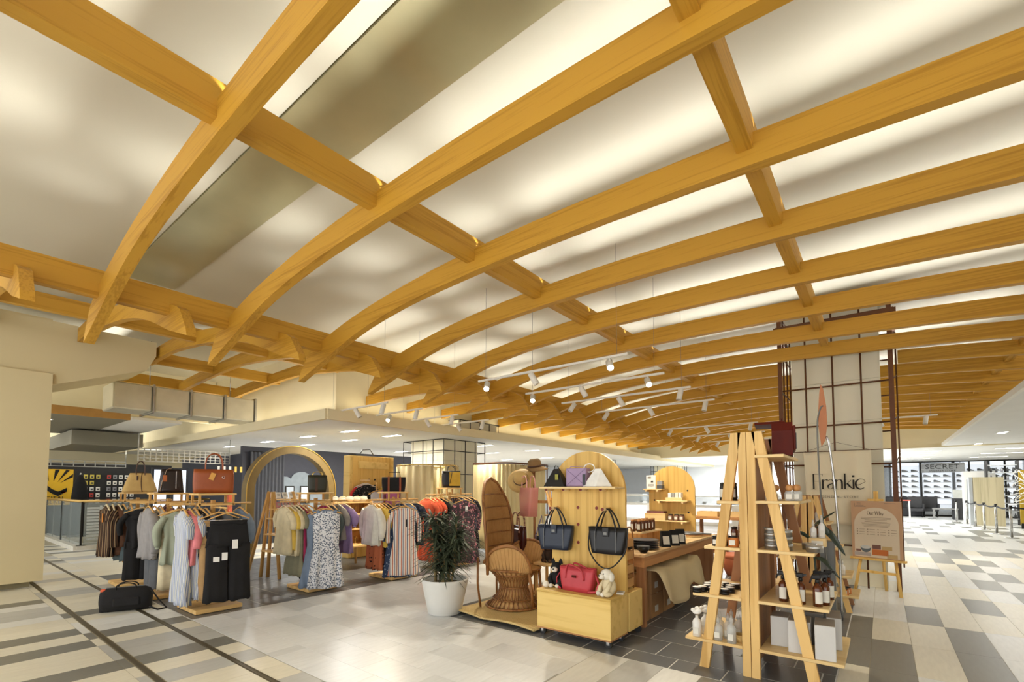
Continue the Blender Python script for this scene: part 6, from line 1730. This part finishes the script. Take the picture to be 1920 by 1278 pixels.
# ------------------------------------------------------------------ track lights
spotm = plain('spot_white', S(226, 222, 210), .4)
glow = emit('spot_glow', S(255, 246, 226), 30)
def track(x0, x1, y, z, heads, label, lit=()):
    t = thing('light_track', label, 'track light', (x0, y, z))
    L = x1 - x0
    G().box((L / 2, 0, 0), (L, .035, .03), 0, 0, .003).obj('track', spotm, t)
    for f in (.06, .94):
        G().cyl((L * f, 0, 0), (L * f, 0, CZ - z), (.0022), n=5).obj('wire', greymet, t)
    for i, f in enumerate(heads):
        rx = (-.5, .35, -.2, .5)[i % 4]; ry = (.35, -.4, .15)[i % 3]
        if i in lit: rx, ry = -.8, -.45
        M = Matrix.Translation((L * f, 0, -.09)) @ Matrix.Rotation(rx, 4, 'X') @ Matrix.Rotation(ry, 4, 'Y')
        h = G().lathe([(.038, .075), (.043, .07), (.043, -.1), (.04, -.105), (.037, -.095)], 16, M=M).obj('spot_head', spotm, t)
        G().cyl((L * f, 0, -.005), (L * f, 0, -.07), .012, n=8).obj('stem', spotm, h)
        G().lathe([(.001, -.0955), (.037, -.0955)], 14, M=M).obj('lens', glow if i in lit else plain('lens', S(236, 226, 200), .2), h)
        if True:
            l = bpy.data.lights.new('spot', 'SPOT'); l.energy = 135; l.spot_size = radians(70); l.spot_blend = .8; l.color = (1, .9, .72); l.shadow_soft_size = .03
            o_ = bpy.data.objects.new('spot', l); COL.objects.link(o_)
            o_.matrix_world = Matrix.Translation((x0, y, z)) @ M @ Matrix.Translation((0, 0, -.115))
TRK = [((1023, 687), (1285, 633)), ((1113, 722), (1350, 678)), ((1165, 745), (1385, 708)), ((1208, 763), (1410, 733))]
track(-4.75, -2.35, 5.25, 3.1, (.07, .42, .9), 'white spotlight track under the big vault, nearest one, its right lamp glaring', (0, 2))
track(-4.75, -2.35, 6.45, 3.1, (.06, .46, .9), 'white spotlight track under the big vault, second one', (0, 2))
track(-4.75, -2.35, 7.6, 3.1, (.1, .5, .93), 'white spotlight track under the big vault, third one', ())
track(-4.75, -2.35, 8.96, 3.1, (.1, .5, .93), 'white spotlight track under the big vault, fourth one', ())
track(-4.75, -2.35, 12.75, 3.1, (.1, .5, .93), 'added white spotlight track under the big vault, fifth one', ())  # track added so the far floor bounces light up to the ribs
track(-4.9, -2.6, 17.2, 3.1, (.2, .6, .9), 'added farthest spotlight track below the vault end', ())  # another added track, brightening the dim far end of the vault
track(-1.0, 1.0, 13.85, 3.1, (.1, .5, .9), 'added spotlight track hidden behind the gridded column', ())  # unseen track, added for more light on the far ribs
track(-4.9, -2.6, 15, 3.1, (.2, .6), 'far spotlight track behind the arched bag board', (1,))
track(-8.65, -6.8, 5.15, 3.0, (.1, .5, .92), 'spotlight track over the left clothes racks, nearest one', ())
track(-8.65, -6.8, 5.95, 3.0, (.07, .45, .9), 'spotlight track over the left clothes racks, second one', (1,))
track(-8.65, -6.8, 6.9, 3.0, (.1, .5, .9), 'spotlight track over the left clothes racks, third one', ())
track(-8.65, -6.8, 7.85, 3.0, (.1, .5, .9), 'spotlight track over the left clothes racks, fourth one', (0,))

# ------------------------------------------------------------------ far end: pale shop and counters
pale = plain('pale_blue_wall', S(232, 236, 242), .7, 0, .02, 2)
struct('wall_back', G().box((-8.6, 31.0, 1.6), (16, .1, 3.2)), pale)
struct('wall_back', G().box((-16.8, 22, 1.4), (.1, 18, 2.8)), pale)
t = thing('wall_panel', 'tall pale wall panel in the far white shop', 'panel', (-5.2, 30.9, 0))
G().box((0, 0, 1.5), (1.5, .06, 2.6)).obj('panel', white, t)
G().box((.8, -.02, 1.5), (.06, .08, 2.7)).obj('edge', greymet, t)
G().box((-.3, -.05, 2.35), (.7, .03, .12)).obj('sign_plate', plain('sign_silver', S(186, 188, 192), .5), t)
glowc = emit('lit_counter', S(244, 248, 255), 1.3)
for i, (x, y, L) in enumerate([(-6.0, 20, 3.4), (-9.4, 21, 2.4), (-4.0, 22.5, 2.2), (-11.2, 24, 2.6)]):
    t = thing('glass_counter', ['white lit glass counter behind the arched shelf board', 'lit glass counter left of the arched shelf board, far back', 'lit glass counter behind the near ladder shelf', 'farthest lit glass counter at the back'][i], 'counter', (x, y, 0))
    G().box((0, 0, .4), (L, .6, .8), 0, 0, .01).obj('base', white, t)
    G().box((0, 0, .98), (L, .56, .3)).obj('glass_case', glass('case_glass', S(220, 230, 236), .05, .35), t)
    G().box((0, 0, 1.15), (L + .04, .62, .03)).obj('top', white, t)
    G().box((0, -.31, .42), (L * .8, .01, .55)).obj('lit_panel', glowc, t)
    for k in range(6):
        o_ = thing('showcase_item', '%s small dark item inside the %s' % (ORD[k], ['counter behind the arched shelf board', 'counter left of the arched shelf board', 'counter behind the near ladder shelf', 'farthest counter'][i]), 'merchandise', (x - L * .4 + L * .8 * k / 5, y, .83), 0, 'small goods in the glass counters')
        G().box((0, 0, .05), (.12, .1, .1), 0, 0, .01).obj('item', slatep, o_); G().box((0, -.052, .05), (.05, .004, .04)).obj('tag', steel, o_)
t = thing('side_table', 'brown side table with wooden trays behind the long table', 'table', (-2.2, 9.6, 0))
G().box((0, 0, .93), (1.5, .6, .05), 0, 0, .003).obj('tabletop', browny, t)
for x in (-.68, .68):
    for y in (-.24, .24): G().box((x, y, .452), (.06, .06, .904)).obj('leg', brownw, t)
G().box((0, 0, .3), (1.4, .5, .03)).obj('shelf', brownx, t)
for i in range(3):
    t = thing('wooden_tray', 'pale wooden tray on the brown side table, %s from the left' % ORD[i], 'tray', (-2.65 + .42 * i, 9.55, .956))
    G().box((0, 0, .01), (.38, .3, .016)).obj('bottom', pinex, t)
    for y in (-.15, .15): G().box((0, y, .05), (.38, .015, .09)).obj('side', pinex, t)
    for x in (-.185, 0, .185): G().box((x, 0, .05), (.012, .3, .09)).obj('divider', pinex, t)
terr = plain('terracotta', S(180, 100, 64), .7)
for i, (x, y, s_) in enumerate([(-2.0, 9.3, 1.0), (-2.45, 9.5, .8)]):
    t = thing('terracotta_pot', ['large terracotta pot under the brown side table', 'smaller terracotta pot on the low shelf of the side table'][i], 'pot', (x, y - (.45 if i == 0 else 0), 0 if i == 0 else .316))
    G().lathe([(.18 * s_, 0), (.26 * s_, .2 * s_), (.28 * s_, .34 * s_), (.26 * s_, .34 * s_), (.2 * s_, .1 * s_), (.001, .06)], 26).obj('pot', terr, t); G().lathe([(.275 * s_, .3 * s_), (.295 * s_, .32 * s_), (.29 * s_, .36 * s_), (.26 * s_, .36 * s_)], 26).obj('rim', terr, t)

# ------------------------------------------------------------------ shoe shop at the end of the aisle
struct('wall_back', G().box((3.0, 34.6, 1.5), (9, .1, 3)), plain('shop_white', S(226, 230, 234), .6))
shelfm = emit('lit_shelf_back', S(228, 234, 242), .8)
t = thing('shoe_wall', 'brightly lit wall shelving filled with shoes behind the aisle', 'shelf', (.3, 34.4, 0))
for b_ in range(4):
    x0 = .1 + 1.32 * b_
    G().box((x0 + .6, .05, 1.65), (1.2, .04, 2.5)).obj('lit_back', shelfm, t)
    G().box((x0 - .05, -.1, 1.5), (.1, .3, 3.0)).obj('upright', plain('shop_dark', S(70, 72, 76), .5), t)
    for k in range(7): G().box((x0 + .6, -.08, .62 + .29 * k), (1.2, .24, .02)).obj('ledge', white, t)
shm = [plain('shoe_a', S(74, 74, 78), .6), plain('shoe_b', S(112, 112, 116), .6), plain('shoe_c', S(54, 52, 52), .6)]
SHM = G().rings([[(x, w_ * cos(a), max(0, z_ + h_ * sin(a))) for a in [2 * pi * i / 10 for i in range(10)]] for x, w_, z_, h_ in ((-.14, .03, .06, .05), (-.11, .042, .07, .065), (-.05, .045, .065, .06), (.03, .045, .045, .045), (.11, .045, .03, .03), (.15, .03, .022, .018))])
smesh = [SHM.mesh('upper', m) for m in shm]; sole = G().box((.005, 0, .008), (.29, .09, .016)).mesh('sole', white)
n_ = 0
for r_ in range(6):
    for b_ in range(4):
        for k in range(3):
            t = thing('shoe', 'shoe on the lit wall shelves, row %s from the top, %s from the left' % (ORD[r_], ORD[b_ * 3 + k]), 'shoe', (.3 + .1 + 1.32 * b_ + .2 + .4 * k, 34.3, 2.362 - .29 * r_ + .02), pi * 0, 'shoes on the lit wall')
            o_ = bpy.data.objects.new('upper', smesh[prc.randrange(3)]); COL.objects.link(o_); o_.parent = t
            o_ = bpy.data.objects.new('sole', sole); COL.objects.link(o_); o_.parent = t
t = thing('shop_sign', 'dark shop name letters hung in front of the shoe wall', 'sign', (2.5, 33.6, 0))
G().box((0, .03, 2.55), (1.75, .02, .5)).obj('plate', plain('sign_plate_grey', S(222, 224, 228), .5), t)
text('lettering', 'SECRET', .34, ink, t, (0, 0, 2.6), (HP, 0, 0), .02, 1.05, 1.15)
text('lettering', 'SNEAKER STORE', .13, ink, t, (0, 0, 2.39), (HP, 0, 0), .01, 1.1)
G().cyl((-.7, .03, 2.79), (-.7, .03, 2.9), .01, n=6).cyl((.7, .03, 2.79), (.7, .03, 2.9), .01, n=6).box((0, .03, 2.8), (1.7, .02, .02)).obj('hanger', black, t)
struct('window', G().box((3.4, 33.5, 1.35), (7.4, .02, 2.7)), glass('shop_glass', S(190, 198, 204), .02, .12)).name = 'window_1'
t = thing('shop_front_frame', 'dark metal frame of the glazed shoe shop front', 'frame', (3.4, 33.5, 0))
for x in (-3.7, -1.78, .12, 1.4, 2.7): G().box((x, 0, 1.42), (.07, .08, 2.84)).obj('mullion', black, t)
G().box((0, 0, 2.87), (7.5, .1, .06)).obj('head', black, t); G().box((0, 0, .04), (7.5, .1, .08)).obj('sill', black, t)
dk = plain('dark_furniture', S(56, 56, 58), .5)
for i, (x, y) in enumerate([(1.3, 31.9), (1.9, 32.4)]):
    t = thing('armchair', ['dark armchair before the shoe shop, left one', 'dark armchair before the shoe shop, right one'][i], 'chair', (x, y, 0))
    G().box((0, 0, .38), (.6, .6, .16), 0, 0, .03).obj('seat', dk, t); G().box((0, .27, .75), (.6, .1, .6), 0, 0, .03).obj('backrest', dk, t)
    for s in (-1, 1): G().box((s * .3, 0, .55), (.08, .58, .28), 0, 0, .02).obj('armrest', dk, t)
    for a in (-.25, .25):
        for b_ in (-.25, .25): G().cyl((a, b_, 0), (a, b_, .3), .02, n=6).obj('leg', black, t)
t = thing('bench', 'low grey bench frame in front of the shoe shop', 'bench', (2.3, 30.4, 0))
G().box((0, 0, .5), (.9, .4, .06), 0, 0, .005).obj('seat', plain('bench_grey', S(132, 132, 130), .6), t)
for x in (-.4, .4): G().box((x, 0, .235), (.06, .36, .47)).obj('leg', MC['bench_grey'], t)
t = thing('reception_counter', 'dark reception counter with a pale slanted top', 'counter', (3.0, 30.6, 0))
G().box((0, 0, .5), (.85, .6, 1.0), 0, 0, .01).obj('body', dk, t)
G().box((0, -.12, 1.12), (.8, .04, .5), 0, 0, .004, Matrix.Translation((0, 0, 1.1)) @ Matrix.Rotation(-.5, 4, 'X') @ Matrix.Translation((0, 0, -1.1))).obj('slanted_top', plain('pale_top', S(176, 178, 172), .5), t)
t = thing('sofa', 'long dark sofa along the front of the shoe shop', 'sofa', (.9, 33.0, 0))
G().box((0, 0, .24), (1.6, .7, .46), 0, 0, .04).obj('seat', dk, t); G().box((0, .3, .72), (1.6, .16, .6), 0, 0, .04).obj('backrest', dk, t)
t = thing('red_stool', 'small table with a red top and pale leg, left in front of the shoe shop', 'stool', (.72, 27.8, 0))
G().box((0, 0, .93), (.5, .4, .04), 0, 0, .004).obj('top', plain('red_top', S(170, 80, 66), .5), t)
for x in (-.2, .2): G().box((x, 0, .455), (.05, .3, .91)).obj('leg', white, t)
t = thing('partition_panel', 'pale wood partition panel standing behind the queue barriers', 'panel', (3.3, 26.5, 0))
oakm = wood('pale_oak', S(176, 166, 132), S(200, 190, 158), 'z', .5, 12, .04)
for k in range(4): G().box((-.33 + .22 * k + .11 - .11 + .0, 0, .96), (.217, .12, 1.92)).obj('board', oakm, t)
G().box((-.5, .15, .96), (.1, .45, 1.92)).obj('grey_side', plain('panel_grey', S(168, 172, 174), .5), t)
t = thing('white_box', 'white box standing behind the pale wood partition', 'box', (3.25, 28.4, 0))
G().box((0, 0, 1.1), (1.0, .5, 2.2), 0, 0, .01).obj('body', white, t); G().box((0, -.255, 1.0), (.8, .01, 1.7)).obj('front', plain('panel_grey', S(168, 172, 174), .5), t)
beltm = plain('belt', S(44, 44, 46), .7)
SP = [(2.98, 20.3), (2.88, 21.9), (2.83, 23.8), (2.80, 25.6), (2.72, 27.2), (2.5, 28.3)]
for i, (x, y) in enumerate(SP):
    t = thing('queue_post', 'polished steel queue post along the aisle, %s from the near end' % ORD[i], 'barrier post', (x, y, 0), 0, 'queue posts')
    G().lathe([(.001, 0), (.16, 0), (.165, .01), (.15, .022), (.04, .03), (.032, .04)], 24).obj('base', steel, t)
    G().cyl((0, 0, .03), (0, 0, .95), .032, n=14).obj('post', steel, t); G().cyl((0, 0, .88), (0, 0, .97), .038, n=14).obj('head', black, t)
pts = [(4.6, 19.6)] + SP[:5]
for i in range(len(pts) - 1):
    a, b_ = pts[i], pts[i + 1]
    g = G().sheet(8, 1, lambda u, v: (a[0] + (b_[0] - a[0]) * u, a[1] + (b_[1] - a[1]) * u, .89 + .05 * v - .06 * sin(pi * u)))
    tag(g.obj('barrier_belt', beltm, None, solid=.004), 'black belt stretched between queue posts, %s span from the near end' % ORD[i], 'belt', 'barrier belts')
t = thing('yellow_wall_panel', 'mustard yellow panel at the far right edge of the aisle', 'panel', (4.55, 25.2, 0))
G().box((0, 0, 1.15), (1.2, .1, 2.0)).obj('panel', plain('mustard', S(168, 138, 36), .7), t); G().box((0, -.06, .1), (1.2, .02, .2)).obj('plinth', black, t)
t = thing('twig_sculpture', 'white branching twig decoration in front of the yellow panel', 'decoration', (4.15, 24.4, 0))
G().cyl((0, 0, 0), (0, 0, 1.0), .03, n=8).obj('stand', white, t)
for k in range(14):
    z = .9 + .09 * k; a = prc.uniform(-2.6, -.5 + 1.2)
    G().tube(smooth_path([(0, 0, .95 + .3 * (k % 3)), (-.2 - .1 * (k % 3), .1 * cos(a), z + .05), (-.5 + .05 * (k % 4), .2 * cos(a), z + .1 * sin(a))], 3), [.012] * 6 + [.004], 5).obj('twig', white, t)
t = thing('open_shelving', 'dark open shelving with pale shelf edges right of the partition', 'shelf', (3.85, 27.6, 0))
for x in (-.45, .45): G().box((x, 0, 1.3), (.06, .4, 2.6)).obj('upright', dk, t)
for k in range(8): G().box((0, 0, .25 + .31 * k), (.86, .4, .03)).obj('ledge', plain('edge_pale', S(176, 180, 184), .5), t)
for k in range(7):
    for q in range(5):
        o_ = thing('shelf_item', 'small dark bottle on the dark open shelving, shelf %s, number %s' % (ORD[k], ORD[q]), 'bottle', (3.85 - .32 + .16 * q, 27.5, .267 + .31 * k), 0, 'bottles on the dark open shelving')
        G().lathe([(.035, 0), (.035, .12), (.015, .17), (.015, .2)], 8).obj('bottle', [dk, slatep, MC['pack_grey']][(k + q) % 3], o_)
struct('wall_right', G().box((7.5, 20, 1.5), (.1, 46, 3)), cream)
